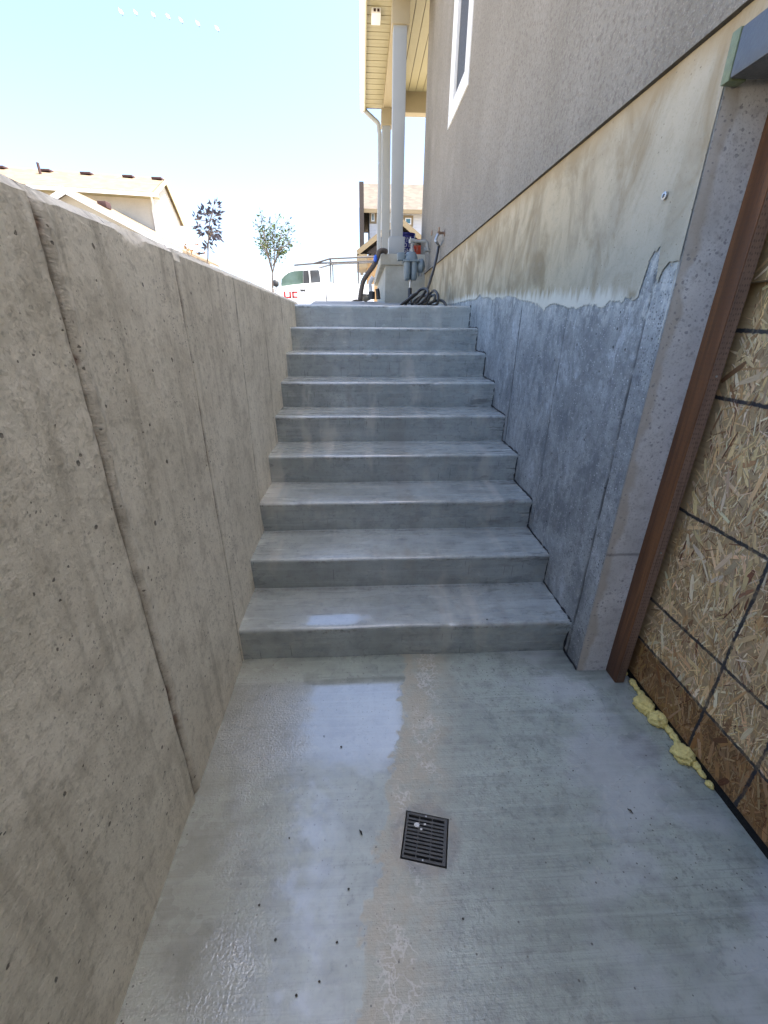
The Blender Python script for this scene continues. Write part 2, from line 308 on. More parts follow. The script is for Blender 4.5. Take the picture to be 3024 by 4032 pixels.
def mat_parge():
    t = NT('stained parge coat'); x, y, z = t.sep(t.P); Q = t.flat('yz')
    big = t.noise(t.map(t.P, (1, 1.5, 1.1)), 2.2, 5, .65, .8); st = t.noise(t.map(t.P, (1, 3.4, 1.8), rot=(.2, 0, 0)), 1, 5, .7, 1.2); fine = t.noise(t.P, 130, 2, .65); mid = t.noise(t.P, 15, 4, .68)
    c = t.mix(t.sm(big, .38, .62), (.30, .235, .135), (.50, .42, .28))
    c = t.mix(t.sm(st, .48, .68, 0, .55), c, (.25, .195, .115)); c = t.mix(t.sm(st, .42, .28, 0, .6), c, (.58, .52, .39))
    c = t.mix(t.mul(t.mul(t.sm(y, 2.7, 1.6), t.sm(big, .3, .55)), .55), c, (.46, .44, .37))
    c = t.mix(t.sm(mid, .5, .72, 0, .45), c, (.36, .31, .225)); c = t.mix(t.sm(fine, .56, .76, 0, .4), c, (.26, .22, .155))
    bz = t.sm(y, 1.6, 4.2, 1.60, 1.755, 'LINEAR'); fr = t.sub(z, bz)
    fringe = t.sm(t.add(fr, t.mul(t.sub(t.noise(t.map(t.P, (1, 20, 4)), 1, 3, .65), .5), .16)), .01, .07, 1, 0); c = t.mix(t.mul(fringe, .75), c, (.72, .70, .60))
    topb = t.sm(t.add(z, t.mul(t.sub(st, .5), .2)), 2.20, 2.29); c = t.mix(t.mul(topb, .6), c, (.40, .30, .165))
    p = t.pits(t.warp(Q, 60, .012, 2), 24, .02, .07, .3); c = t.mix(t.mul(p, .7), c, (.12, .10, .07))
    return t.out(c, .85, t.bump(t.add(t.mul(fine, .4), t.mul(mid, 1.0)), .7, .004))
def mat_stucco():
    t = NT('grey sand stucco'); fine = t.noise(t.P, 42, 3, .75); f2 = t.noise(t.P, 130, 2, .7); big = t.noise(t.map(t.P, (1, 1.6, 1)), 1.3, 4, .62, .4)
    c = t.mix(t.sm(big, .3, .7), (.225, .21, .175), (.285, .268, .23)); c = t.mix(t.sm(fine, .46, .66, 0, .65), c, (.15, .13, .11)); c = t.mix(t.sm(f2, .54, .72, 0, .5), c, (.45, .41, .36))
    return t.out(c, .92, t.bump(t.add(fine, t.mul(f2, .6)), 1.0, .010))
def mat_wood(dark):
    t = NT('treated lumber '+('edge' if dark else 'face')); x, y, z = t.sep(t.P)
    g = t.noise(t.map(t.P, (60, 60, 1.6)), 1, 5, .65, .6); g2 = t.noise(t.map(t.P, (14, 14, .9)), 1, 4, .6, .4)
    c = t.mix(t.sm(g2, .3, .7), (.14, .055, .02), (.27, .115, .042)) if dark else t.mix(t.sm(g2, .3, .7), (.22, .135, .095), (.29, .185, .13))
    c = t.mix(t.sm(g, .45, .7, 0, .65), c, (.055, .026, .015) if dark else (.10, .06, .045))
    u = t.add(x, y)
    cell = t.vor(t.n('ShaderNodeCombineXYZ', {0: t.mul(t.sub(x, y), 125), 1: t.mul(z, 60), 2: 0}).outputs[0], 1, 'F1', .25)
    inc = t.sm(cell.outputs[0], .16, .3, 1, 0); inc = t.mul(inc, .3 if dark else .65)
    c = t.mix(inc, c, (.045, .025, .018)); c = t.mix(t.mul(t.sm(z, .35, .0), .45), c, (.05, .022, .012))
    return t.out(c, .5 if dark else .7, t.bump(t.sub(g, inc), .5, .002))
def mat_osb():
    t = NT('oriented strand board'); x, y, z = t.sep(t.P)
    vc = t.n('ShaderNodeVertexColor', layer_name='Col').outputs[0]; uv = t.n('ShaderNodeUVMap').outputs[0]
    g = t.noise(t.map(uv, (3, 90, 1)), 1, 4, .65); c = t.mix(t.sm(g, .38, .72, 0, .5), vc, t.mix(1, vc, (.48, .40, .33), 'MULTIPLY'))
    c = t.mix(t.sm(t.noise(t.P, 5, 3, .6), .45, .68, 0, .2), c, (.40, .31, .22))
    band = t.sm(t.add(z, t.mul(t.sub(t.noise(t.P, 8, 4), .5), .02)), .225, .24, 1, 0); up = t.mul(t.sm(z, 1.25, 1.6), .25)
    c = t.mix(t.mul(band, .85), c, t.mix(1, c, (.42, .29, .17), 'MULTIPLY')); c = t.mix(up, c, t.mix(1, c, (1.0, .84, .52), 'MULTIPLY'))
    jit = t.mul(t.sub(t.noise(t.P, 70, 3, .6), .5), .010); ln = None
    wob = t.mul(t.sub(t.noise(t.P, 6, 2), .5), .012)
    for zz in (1.521, 1.307, .8765, .448, .238):
        k = t.sm(t.ma('ABSOLUTE', t.sub(t.add(z, t.add(jit, wob)), zz)), .0045, .0085, 1, 0); ln = k if ln is None else t.ma('MAXIMUM', ln, k)
    zl = t.ma('LESS_THAN', z, .875)
    for yy in (1.056, .832, .607, .38, .15):
        k = t.mul(zl, t.sm(t.ma('ABSOLUTE', t.sub(t.add(y, t.add(jit, wob)), yy)), .004, .008, 1, 0)); ln = t.ma('MAXIMUM', ln, k)
    ink = t.mul(ln, t.sm(t.noise(t.P, 26, 4, .6), .3, .55, .6, .95)); c = t.mix(ink, c, (.030, .034, .042))
    return t.out(c, .72, t.bump(t.add(g, t.mul(t.noise(t.P, 200, 2), .5)), .45, .0015))
def mat_shingle(name, a, b):
    t = NT(name); v = t.vor(t.map(t.P, (3.2, 3.2, 7)), 1, 'F1', .7); cc = t.n('ShaderNodeSeparateColor', {0: v.outputs[1]}).outputs[0]
    c = t.mix(cc, a, b); return t.out(t.mix(t.sm(t.noise(t.P, 30, 3), .4, .7, 0, .3), c, (.12, .09, .07)), .9, t.bump(t.noise(t.P, 40, 3), .4, .01))
def mat_glass(name, c=(.05, .06, .07), ro=.05):
    t = NT(name); return t.out(t.mix(t.sm(t.noise(t.P, .8, 3), .35, .65), c, tuple(v*1.6 for v in c)), ro, None, Specular_IOR_Level=.7)
def mat_conc(name, a, b, sc=5, ro=.85):
    t = NT(name); n1 = t.noise(t.P, sc, 5, .6); n2 = t.noise(t.P, sc*20, 3, .7)
    c = t.mix(t.sm(n1, .3, .7), a, b); c = t.mix(t.sm(n2, .5, .8, 0, .35), c, tuple(v*.5 for v in a)); return t.out(c, ro, t.bump(t.add(n1, t.mul(n2, .4)), .4, .006))
M = dict(ret=mat_retaining(), floor=mat_floor('slab'), step=mat_floor('step'), found=mat_found(), jamb=mat_jamb(), parge=mat_parge(), stucco=mat_stucco(),
    wood_d=mat_wood(True), wood_l=mat_wood(False), osb=mat_osb())
M['joint'] = plain('dark joint sealant', (.018, .018, .02), .6, .3, 40, .6)
M['walk'] = mat_conc('walkway concrete', (.27, .275, .265), (.36, .36, .345), 4)
M['pier'] = mat_conc('porch concrete', (.33, .325, .27), (.43, .42, .36), 5)
M['dirt'] = mat_conc('bare dry soil', (.32, .27, .20), (.42, .36, .28), 2, .95)
M['asphalt'] = mat_conc('asphalt', (.05, .05, .052), (.07, .07, .07), 8, .9)
M['white'] = plain('white painted trim', (.74, .75, .74), .5, .05, 5)
M['post'] = plain('off white column wrap', (.32, .34, .34), .55, .06, 4, .15, 90)
M['cream'] = plain('cream soffit metal', (.36, .325, .19), .5, .06, 4)
M['beam'] = plain('tan beam wrap', (.33, .28, .175), .55, .06, 4)
M['gut'] = plain('white gutter', (.82, .82, .80), .35, .04, 3)
M['meter'] = plain('blue grey meter paint', (.15, .195, .22), .42, .16, 18, .15, 120)
M['pipe'] = plain('weathered grey pipe', (.27, .285, .28), .45, .22, 30, .2, 150)
M['steel'] = plain('galvanised steel', (.45, .46, .47), .35, .2, 40, Metallic=.9)
M['rust'] = plain('tarnished brass', (.25, .17, .12), .45, .3, 60, .2, 150, Metallic=.6)
M['rubber'] = plain('black rubber hose', (.018, .018, .019), .42, .3, 50)
M['brownhose'] = plain('dusty brown conduit', (.10, .078, .06), .65, .3, 30, .4, 90)
M['bluep'] = plain('blue bucket plastic', (.018, .016, .17), .32, .1, 10)
M['redp'] = plain('orange red plastic', (.55, .07, .025), .4, .12, 10)
M['print'] = plain('white print', (.8, .8, .78), .6, .06, 20)
M['bluetape'] = plain('blue tape', (.03, .12, .55), .5, .1, 20)
M['foam'] = plain('cured yellow foam', (.97, .80, .29), .75, .35, 45, 1.0, 110)
M['iron'] = plain('dark grate plastic', (.085, .085, .082), .5, .4, 60, .35, 200)
M['black'] = plain('drain black', (.006, .006, .006), .8, .2, 20)
M['flash'] = plain('dark header flashing', (.062, .072, .085), .38, .5, 9, .25, 40)
M['green'] = plain('green membrane edge', (.17, .21, .12), .5, .5, 40, .3, 120)
M['truck'] = plain('white truck paint', (.80, .80, .79), .22, .02, 1, Coat_Weight=.4)
M['red'] = plain('red vinyl lettering', (.62, .03, .03), .4, .08, 30)
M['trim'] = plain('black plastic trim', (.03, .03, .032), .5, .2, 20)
M['rack'] = plain('black painted steel rack', (.055, .05, .05), .5, .3, 30)
M['tglass'] = mat_glass('green tinted truck glass', (.07, .105, .085), .04)
M['pglass'] = mat_glass('dark privacy glass', (.055, .055, .058), .06)
M['hglass'] = mat_glass('house window glass', (.05, .06, .07), .04)
M['screen'] = plain('dark insect screen', (.06, .066, .075), .7, .15, 6)
M['stuc_w'] = mat_conc('pale house stucco', (.44, .41, .35), (.50, .47, .40), 1.5, .9)
M['siding'] = plain('white lap siding', (.62, .63, .64), .6, .05, 3)
M['shing_t'] = mat_shingle('tan shingles', (.125, .09, .052), (.175, .13, .078))
M['shing_g'] = mat_shingle('weathered shingles', (.06, .05, .04), (.10, .085, .066))
M['brownwall'] = plain('dark brown gable boards', (.045, .034, .027), .7, .2, 6)
M['tanfas'] = plain('tan fascia', (.25, .19, .105), .6, .08, 4)
M['garage'] = plain('wood garage door', (.48, .30, .13), .6, .15, 6)
M['vent'] = plain('red brown roof vent', (.045, .018, .016), .7, .2, 10)
M['bark'] = plain('sapling bark', (.12, .095, .08), .85, .3, 60, .5, 120)
def leafmat(name, a, b):
    t = NT(name); r = t.g.outputs['Random Per Island']; c = t.mix(r, a, b); return t.out(c, .55, None, Subsurface_Weight=0, Specular_IOR_Level=.35)
M['leaf_g'] = leafmat('green sapling leaves', (.02, .045, .012), (.075, .115, .025)); M['leaf_d'] = leafmat('dark purple leaves', (.018, .017, .03), (.05, .045, .06)); M['leaf_b'] = leafmat('dry rust leaves', (.20, .09, .03), (.30, .16, .06))
M['bird'] = plain('white feathers', (.8, .8, .8), .7, .05, 3); M['birdd'] = plain('black wing feathers', (.05, .05, .05), .7, .1, 3)
M['chip'] = plain('dark debris', (.03, .026, .022), .7, .3, 200); M['scrap'] = plain('white scrap', (.7, .7, .68), .6, .1, 100)
# ------------------------------------------------------------------ ground
def gz(x, y):
    return 1.66+.19*sm01((y-4.2)/4.0) if x > -3 else 1.70+.15*sm01((y-3)/6)
xs = [-400, -120, -40, -20, -12, -8, -5, -3.2, -2.8, -2, -1.4, -.80, 1.2, 3, 8, 20, 60, 200, 400]; ys = [-300, -80, -20, -8, -3, -1.35, 1, 3, 4.64, 5.2, 6, 7, 8.2, 10, 13, 16.2]
mb = MB(); n = len(xs)
for y in ys:
    for x in xs: mb.v.append((x, y, gz(x, y)-(.02 if y > 15 else 0)))
for j in range(len(ys)-1):
    for i in range(n-1):
        if xs[i] >= -.81 and xs[i+1] <= 1.3 and ys[j] >= -1.4 and ys[j+1] <= 4.7: continue
        mb.f.append((j*n+i, j*n+i+1, (j+1)*n+i+1, (j+1)*n+i))
nb = len(mb.v); mb.v += [(x, y, 1.83) for y in (16.2, 26.5, 40, 120, 900) for x in (-400, 400)]
for k in range(4): mb.f.append((nb+2*k, nb+2*k+1, nb+2*k+3, nb+2*k+2))
tag(mb.build('ground', M['dirt']), kind='structure')
tag(MB().box(-300, 300, 17.4, 25.4, 1.70, 1.836).build('road', M['asphalt']), kind='structure')
tag(MB().box(-300, 300, 17.2, 17.4, 1.6, 1.96).build('kerb', M['walk'], bevel=.03), kind='structure')
# walkway beyond the stairs: slopes up and away
def wz(x, y): return 1.709+.255*sm01((y-4.75)/4.6)*1.0 + .0012*nz(x*3, y*3)
def wmap(u, v): y = 4.628+v*(6.6-1.2*u); x = -.62+u*(1.63); return (x-(.35*v if u < .5 else 0), y, wz(x, y)+.012*v*(u))
mb = MB().grid(lin(0, 1, 12), lin(0, 1, 34), wmap)
tag(mb.build('walkway', M['walk'], smooth=True), kind='structure')
# floor of the stairwell with the drain opening
DC = Vector((.186, .81)); DR = math.radians(-13.5)
def dloc(u, v): c, s = math.cos(DR), math.sin(DR); return Vector((DC.x+u*c-v*s, DC.y+u*s+v*c))
bm = bmesh.new(); H = .073
outer = [bm.verts.new(p) for p in ((-.66, -1.4, 0), (1.6, -1.4, 0), (1.6, 1.70, 0), (-.66, 1.70, 0))]
inner = [bm.verts.new((*dloc(u, v), -.004)) for u, v in ((-H, -H), (H, -H), (H, H), (-H, H))]
ed = [bm.edges.new((L[i], L[(i+1) % 4])) for L in (outer, inner) for i in range(4)]
bmesh.ops.triangle_fill(bm, use_beauty=True, edges=ed)
for f in list(bm.faces):
    c = f.calc_center_median(); d = Vector((c.x, c.y))-DC
    if d.length < .02: bm.faces.remove(f)
for f in bm.faces:
    if f.normal.z < 0: f.normal_flip()
low = [bm.verts.new((v.co.x, v.co.y, -.16)) for v in inner]
for i in range(4): bm.faces.new((inner[i], inner[(i+1) % 4], low[(i+1) % 4], low[i]))
me = bpy.data.meshes.new('stairwell_floor'); bm.to_mesh(me); bm.free(); me.materials.append(M['floor'])
fl = bpy.data.objects.new('stairwell_floor', me); col.objects.link(fl); tag(fl, kind='structure')
# ------------------------------------------------------------------ retaining wall
def seg_y(a, b, seams, coarse, finew, fine):
    ys_ = set(lin(a, b, int((b-a)/coarse)+1))
    for s in seams: ys_ |= set(lin(s-finew, s+finew, int(2*finew/fine)+1))
    return sorted(y for y in ys_ if a <= y <= b)
RX = -.611
def chip(y):
    c = 0
    for cy, wd, d in ((1.36, .07, .016), (1.65, .025, .045), (1.0, .04, .010), (2.2, .04, .006), (3.0, .05, .005), (2.6, .03, .005), (.7, .05, .010)):
        c = max(c, d*max(0, 1-abs(y-cy-.015*nz(y*40))/wd)**.7)
    return c
def rtop(y): return 1.756-.0075*(y-1)+.0016*frac(y*5, 3)
def rsurf(y, z):
    x = RX+.0035*frac(y*1.5, z*1.5, 2)+.0012*frac(y*9, z*9, 4)
    for i, s in enumerate(SEAML):
        d = abs(y-s-.006*nz(z*4, i*9)-.003*nz(z*17, i))
        if i == 0: x += (.0045*math.exp(-((d-.026)/.014)**2)*(1+.6*nz(z*30, y*30)) - .007*math.exp(-(d/.008)**2)*(1+.7*nz(z*24, y*50)))
        else: x += (-.008*math.exp(-(d/.0055)**2)*(1+.7*nz(z*16, 3)) + .003*math.exp(-((d-.016)/.010)**2))*(1 if i < 3 else .8)
    y2 = 1.258; d = abs(y-y2-.01*nz(z*5)); x -= .003*math.exp(-(d/.004)**2)*(1 if .7 < z < 1.3 else 0)
    return x
yy = seg_y(-1.35, 4.64, SEAML, .02, .06, .005)
zz = lin(-.02, 1.0, 100)+[1.0+.75*i/74 for i in range(1, 75)]
mb = MB()
rows = []
for z in zz[:-3]: rows.append([(rsurf(y, z*rtop(y)/1.75), y, z*rtop(y)/1.75) for y in yy])
def toprow(k):
    r = []
    for y in yy:
        c = chip(y); t = rtop(y); rag = .0022*frac(y*25, k)
        if k == 0: p = (rsurf(y, t)-.001-c*.25, y, t-.010-c*(.75+.5*nz(y*140, 3))+.5*rag)
        elif k == 1: p = (RX-.009-c*.55+rag*.4, y, t+.002-c*.75+rag*.5)
        elif k == 2: p = (RX-.024-c*.15, y, t+.012-c*.06+rag*.4)
        elif k == 3: p = (RX-.055-c*.3, y, t+.024-c*.1+rag)
        elif k == 4: p = (RX-.20, y, t+.012+rag)
        else: p = (RX-.20, y, 1.2)
        r.append(p)
    return r
rows += [toprow(k) for k in (0, 2, 4, 5)]
for r in rows: mb.v += r
W_ = len(yy)
for j in range(len(rows)-1):
    for i in range(W_-1): a = j*W_+i; mb.f.append((a, a+1, a+W_+1, a+W_))
rw = mb.build('retaining_wall', M['ret'], smooth=True, angle=math.radians(28))
tag(rw, 'long grey concrete retaining wall with vertical form seams and chipped top edge', 'wall')
bw = MB().box(-.82, 1.0, -1.55, -1.36, -.05, 2.8).build('end_wall_light_block', M['ret'], bevel=.01); tag(bw, 'unseen concrete wall behind the viewer, raised to keep sky light off the steps', 'wall')  # unseen end wall, made tall to block rear sky and darken the risers
# ------------------------------------------------------------------ stairs
R_, T_, D1 = .19, .3342, 1.6312
stairs = empty('concrete_stairs', (.2, D1, 0), 'nine damp grey concrete steps climbing between retaining wall and house foundation', 'stairs')
prof_joint = []
for i in range(9):
    y0 = D1+i*T_; z1 = (i+1)*R_; z0 = z1-R_; dep = T_+.03 if i < 8 else .345
    pr = []
    pr += [(y0+.016, z0-.03), (y0+.013, z0+.0), (y0+.0115, z0+.012), (y0+.009, z0+.06), (y0+.006, z0+.12), (y0+.002, z0+.158)]
    for k in range(7):
        a = math.pi*(k/6)/2; rr = .018; pr.append((y0+rr-rr*math.cos(a), z1-rr+rr*math.sin(a)))
    pr += [(y0+q, z1+.0035*(q/T_)) for q in (.05, .10, .16, .22, .28)]+[(y0+dep-.022, z1+.0035), (y0+dep-.010, z1+.008)]
    pr += [(y0+dep, z1+.014)] if i < 8 else [(y0+dep, z1-.002)]
    us = lin(-.63, 1.035, 90); mb = MB()
    for x in us:
        for (py, pz) in pr:
            dy = .0035*nz(x*3, i*5)+.0015*nz(x*14, i*5, pz*9); dz = .003*nz(x*2.5, i*7+3, py*3)+.0010*nz(x*12, py*12, i)
            ch = max(0, nz(x*11, i*17.3+5)-.42)*(1 if pz > z1-.03 and py < y0+.04 else 0); dy += .018*ch; dz -= .016*ch; e = max(0, (x-.93)/.1); dy += .012*e*e*nz(pz*9, i*3+1)
            mb.v.append((x, py+dy, pz+dz))
    K = len(pr)
    for a in range(len(us)-1):
        for b in range(K-1): q = a*K+b; mb.f.append((q, q+K, q+K+1, q+1))
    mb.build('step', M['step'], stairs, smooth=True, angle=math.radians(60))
    prof_joint += [(y0+.008, z0+.01), (y0+.006, z0+.08), (y0+.004, z0+.15), (y0+.004, z1-.004), (y0+.03, z1+.004), (y0+.12, z1+.003), (y0+.24, z1+.004)]
def jit_path(pts, x, amp, n=4):
    out = []
    for a, b in zip(pts[:-1], pts[1:]):
        for k in range(n): t = k/n; out.append((x, a[0]+(b[0]-a[0])*t, a[1]+(b[1]-a[1])*t))
    return [(x+.004*nz(i*.9, 2), p[1]+amp*nz(i*.7, 1), p[2]+amp*nz(i*.7, 5)) for i, p in enumerate(out)]
jp = [(x, y+.004, z) for x, y, z in jit_path([(1.50, .006), (1.62, .004)]+prof_joint[:61], WX-.002, .009)]
MB().tube(jp, [max(.0015, .0055+.0055*nz(i*.43, 8)+.002*nz(i*1.7, 3)) for i in range(len(jp))], 6).build('joint', M['joint'], stairs, smooth=True)
# ------------------------------------------------------------------ house
house = empty('house', (6, 1, 1.66), 'large grey stucco house with stained concrete foundation rising beside the steps', 'house')
def fsurf(y, z):
    x = WX+.003*frac(y*1.7, z*1.7, 6)+.0008*frac(y*11, z*11, 1)
    for i, s in enumerate(SEAMR):
        d = (y-s-.006*nz(z*3, i*5+2)); x += .0045*math.exp(-(d/.005)**2)*(1+.8*nz(z*9, i*3))
        x += .004*(1/(1+math.exp(-max(-40, min(40, d/.004)))))*(.5 if i % 2 else -.5)
    return x
fy = seg_y(1.5, 8.1, SEAMR, .03, .03, .004); fz = lin(-.05, 2.30, 120); mb = MB().grid(fy, fz, lambda y, z: (fsurf(y, z), y, z))
fo = mb.build('foundation_wall', M['found'], house, smooth=True)
# end of the foundation at the door opening
def jf(x, z): return (x, 1.4985+.0015*frac(x*9, z*4)+(.004*sm01((x-1.045)/-.02))*(1+nz(z*20)), z)
MB().grid(lin(WX-.0005, 1.36, 26), lin(-.02, 2.2, 130), jf).build('door_jamb', M['jamb'], house, smooth=True)
# parge coat with its torn lower edge
edge_px = [(-40, 372), (70, 368), (110, 362), (150, 352), (190, 345), (215, 342), (235, 318), (250, 335), (275, 330), (300, 345), (318, 330), (345, 338), (370, 325), (400, 330), (430, 345), (460, 350), (490, 355), (520, 368), (545, 395), (570, 368), (600, 362), (640, 372), (665, 385), (690, 378), (705, 390), (735, 375), (760, 368), (800, 372), (835, 385), (860, 352), (900, 350), (925, 355), (945, 330), (975, 345), (1000, 338), (1020, 275), (1045, 200), (1060, 150), (1085, 105), (1112, 85), (1108, 140), (1100, 190), (1092, 240), (1098, 262), (1120, 205), (1150, 165), (1190, 150), (1220, 158), (1232, 195), (1215, 250), (1190, 310), (1170, 340), (1150, 400), (1140, 440), (1135, 480), (1120, 520), (1128, 558)]
ep = [atX(zE(*p), WX) for p in edge_px]; ep = [(p.y, p.z) for p in ep]; ep[0] = (8.09, ep[0][1]+.12)
rag = [ep[0]]
for a, b in zip(ep[:-1], ep[1:]):
    L = math.dist(a, b); k = max(1, min(160, int(L/.0028)))
    for i in range(1, k+1):
        t = i/k; y_, z_ = a[0]+(b[0]-a[0])*t, a[1]+(b[1]-a[1])*t
        if abs(b[0]-a[0]) > 1.2*abs(b[1]-a[1]): z_ += (.008*nz(y_*60, 7)+.010*nz(y_*170, 3)+.010*nz(y_*420, 9)-.03*max(0, nz(y_*48, 21)-.15)) if i < k else 0
        else: y_ += .0025*nz(z_*120, 5)
        rag.append((y_, z_))
ys0 = 1.503
rag = [(max(y, ys0+.002), z) for y, z in rag]
poly = rag+[(ys0, rag[-1][1]+.012), (ys0, 2.2985), (8.09, 2.2985)]
mb = MB(); ycols = lin(ys0, 2.4, 280)+lin(2.404, 4.2, 330)+lin(4.21, 8.09, 130); NP = len(poly)
for ya, yb in zip(ycols[:-1], ycols[1:]):
    ym_ = (ya+yb)/2; cr = []
    for k in range(NP):
        (p0, q0), (p1, q1) = poly[k], poly[(k+1) % NP]
        if (p0 > ym_) != (p1 > ym_): cr.append(q0+(q1-q0)*(ym_-p0)/(p1-p0))
    cr.sort()
    for z0_, z1_ in zip(cr[0::2], cr[1::2]):
        if z1_-z0_ < .003: continue
        n = len(mb.v); X0, X1 = WX-.0045-.0008*random.random()*(z1_ < 2.29), WX+.003
        mb.v += [(X0, ya, z0_), (X0, yb, z0_), (X0, yb, z1_), (X0, ya, z1_), (X1, ya, z0_-.002), (X1, yb, z0_-.002)]
        mb.f += [(n, n+1, n+2, n+3), (n, n+4, n+5, n+1)]
pc = mb.build('parge_coat', M['parge'], house)
MB().box(WX-.0065, WX+.2, -1.35, 1.5025, 2.200, 2.2985).build('lintel_face', M['parge'], house)
for (a, b) in ((490, 1705),):
    p = atX((2400+a*.4522, b*.4522), WX-.006)
    MB().lathe([(.006, 0), (.011, .0), (.012, -.006), (.006, -.007), (.005, -.002)], (p.x-.001, p.y, p.z), 'x', 14).build('form_tie', M['steel'], house, smooth=True)
# stucco wall with window opening
SX = 1.003; uy = [-2.0, 4.3, 5.09, 5.89, 8.10]; vz = [2.30, 3.60, 5.0, 5.42, 6.0]; mb = MB()
for j in range(4):
    for i in range(4):
        if (i == 2 and j == 1) or (i == 0 and j > 2): continue
        mb.quad((SX, uy[i], vz[j]), (SX, uy[i+1], vz[j]), (SX, uy[i+1], vz[j+1]), (SX, uy[i], vz[j+1]))
mb.quad((SX, -2.0, 2.3), (SX, 8.1, 2.3), (SX+.2, 8.1, 2.3), (SX+.2, -2.0, 2.3))
for a, b in (((5.09, 3.6), (5.89, 3.6)), ((5.89, 3.6), (5.89, 5)), ((5.89, 5), (5.09, 5)), ((5.09, 5), (5.09, 3.6))):
    mb.quad((SX, a[0], a[1]), (SX, b[0], b[1]), (SX+.15, b[0], b[1]), (SX+.15, a[0], a[1]))
mb.quad((SX, 8.1, 1.9), (12, 8.1, 1.9), (12, 8.1, 6.0), (SX, 8.1, 6.0)); mb.quad((12, -2.0, 1.5), (12, 8.1, 1.5), (12, 8.1, 5.42), (12, -2.0, 5.42)); mb.quad((SX, -2.0, 1.5), (12, -2.0, 1.5), (12, -2.0, 5.42), (SX, -2.0, 5.42)); mb.quad((SX, 4.3, 5.3), (12, 4.3, 5.3), (12, 4.3, 6.0), (SX, 4.3, 6.0)); mb.quad((SX, -2.0, 2.3), (SX, -1.36, 2.3), (SX, -1.36, 1.5), (SX, -2.0, 1.5))
mb.build('stucco_wall', M['stucco'], house)
MB().box(SX+.002, WX+.01, -2, 8.09, 2.2995, 2.312).build('screed_shadow', M['trim'], house)  # dark screed strip put in for the shadow under the stucco overhang
wn = MB().box(SX-.012, SX+.02, 5.01, 5.97, 3.545, 3.665).build('window_trim', M['white'], house, bevel=.006)
MB().box(SX-.012, SX+.02, 5.89, 5.97, 3.667, 5.1).build('window_trim', M['white'], house, bevel=.006)
MB().box(SX-.012, SX+.02, 5.01, 5.17, 3.667, 5.1).build('window_trim', M['white'], house, bevel=.006)
fr = MB().box(SX+.0, SX+.07, 5.172, 5.245, 3.667, 5.0)
fr.box(SX, SX+.07, 5.80, 5.888, 3.667, 5.0); fr.box(SX, SX+.07, 5.247, 5.798, 3.667, 3.735)
wf = fr.build('window_frame', M['white'], house, bevel=.004)
MB().box(SX+.045, SX+.05, 5.24, 5.81, 3.73, 5.0).build('window_pane', M['hglass'], wf)
MB().box(SX+.03, SX+.032, 5.24, 5.81, 3.73, 5.0).build('insect_screen', M['screen'], wf)
# unseen house roofs; eave heights set to let sky in and block the sun
rf = MB().prism([(.80, 6.02), (6.5, 8.0), (12.2, 6.02), (12.2, 5.94), (.80, 5.94)], 4.1, 8.3, 'y').build('roof', M['shing_g'], house)
MB().prism([(.94, 5.44), (6.5, 7.2), (12.1, 5.44), (12.1, 5.38), (.94, 5.38)], -2.15, 4.29, 'y').build('lower_roof', M['shing_g'], house)
# header over the boarded door
hd = MB().box(1.0, 1.30, -1.3, 1.458, 2.143, 2.246).build('door_header', M['flash'], house, bevel=.006)
MB().prism([(1.0, 2.140), (.9985, 2.249), (1.05, 2.249), (1.05, 2.140)], 1.459, 1.489, 'y').build('green_edge', M['green'], hd, bevel=.003)
# porch
PY = 7.55; ZC = 2.565
pd = MB().box(.385, 1.6, PY+.03, 11.3, 1.6, ZC-.15).build('porch_base', M['pier'], house, bevel=.01)
MB().box(.307, 2.6, PY, 11.4, ZC-.15, ZC).build('porch_slab', M['pier'], house, bevel=.015)
for (x0, x1, y0, top) in ((.475, .655, PY+.06, 5.32), (.462, .632, 10.62, 5.32)):
    w_ = x1-x0; cn = MB().box(x0, x1, y0, y0+w_, ZC+.23, top).build('porch_column', M['post'], house, bevel=.006)
    MB().box(x0-.035, x1+.03, y0-.03, y0+w_+.03, ZC-.002, ZC+.232).build('column_base', M['post'], cn, bevel=.006)
    MB().box(x0-.02, x1+.03, y0-.03, y0+w_+.03, top-.16, top+.10).build('column_capital', M['beam'], cn, bevel=.006)
MB().box(.485, .70, 7.3, 11.05, 5.42, 5.85).build('porch_beam', M['beam'], house, bevel=.005)
MB().box(.702, 3.4, 10.85, 11.05, 5.45, 5.83).build('porch_end_beam', M['beam'], house, bevel=.005)
so = MB().box(.12, .484, 7.3, 11.06, 5.565, 5.575).build('eave_soffit', M['brownwall'], house)
k = 0; y = 7.32
while y < 11.0:
    MB().box(.125, .482, y, y+.082, 5.548+.003*(k % 2), 5.5645).build('soffit_board', M['cream'], so); y += .092; k += 1
ce = MB().box(.702, 3.3, 7.3, 10.848, 5.79, 5.80).build('porch_ceiling', M['brownwall'], house)
x = .705
while x < 2.2: MB().box(x, x+.132, 7.32, 10.846, 5.772, 5.7885).build('ceiling_board', M['cream'], ce); x += .142
gu = MB().prism([(.118, 5.52), (.075, 5.52), (.045, 5.545), (.033, 5.60), (.030, 5.66), (.118, 5.66)], 7.25, 11.12, 'y').build('gutter', M['gut'], house)
MB().box(.119, .135, 7.27, 11.10, 5.50, 5.66).build('fascia', M['cream'], house)
MB().prism([(.03, 5.67), (3.0, 6.9), (3.0, 6.75), (.03, 5.62+.045)], 7.2, 11.2, 'y').build('porch_roof', M['shing_g'], house)
vb = atZ(zD(365, 130), 5.55); MB().box(vb.x-.07, vb.x+.06, vb.y-.10, vb.y+.16, 5.49, 5.5515).build('soffit_vent', M['white'], house, bevel=.008)
for q in (-.03, .02): MB().box(vb.x+q-.012, vb.x+q+.02, vb.y-.103, vb.y-.098, 5.505, 5.535).build('vent_hole', M['vent'], house)
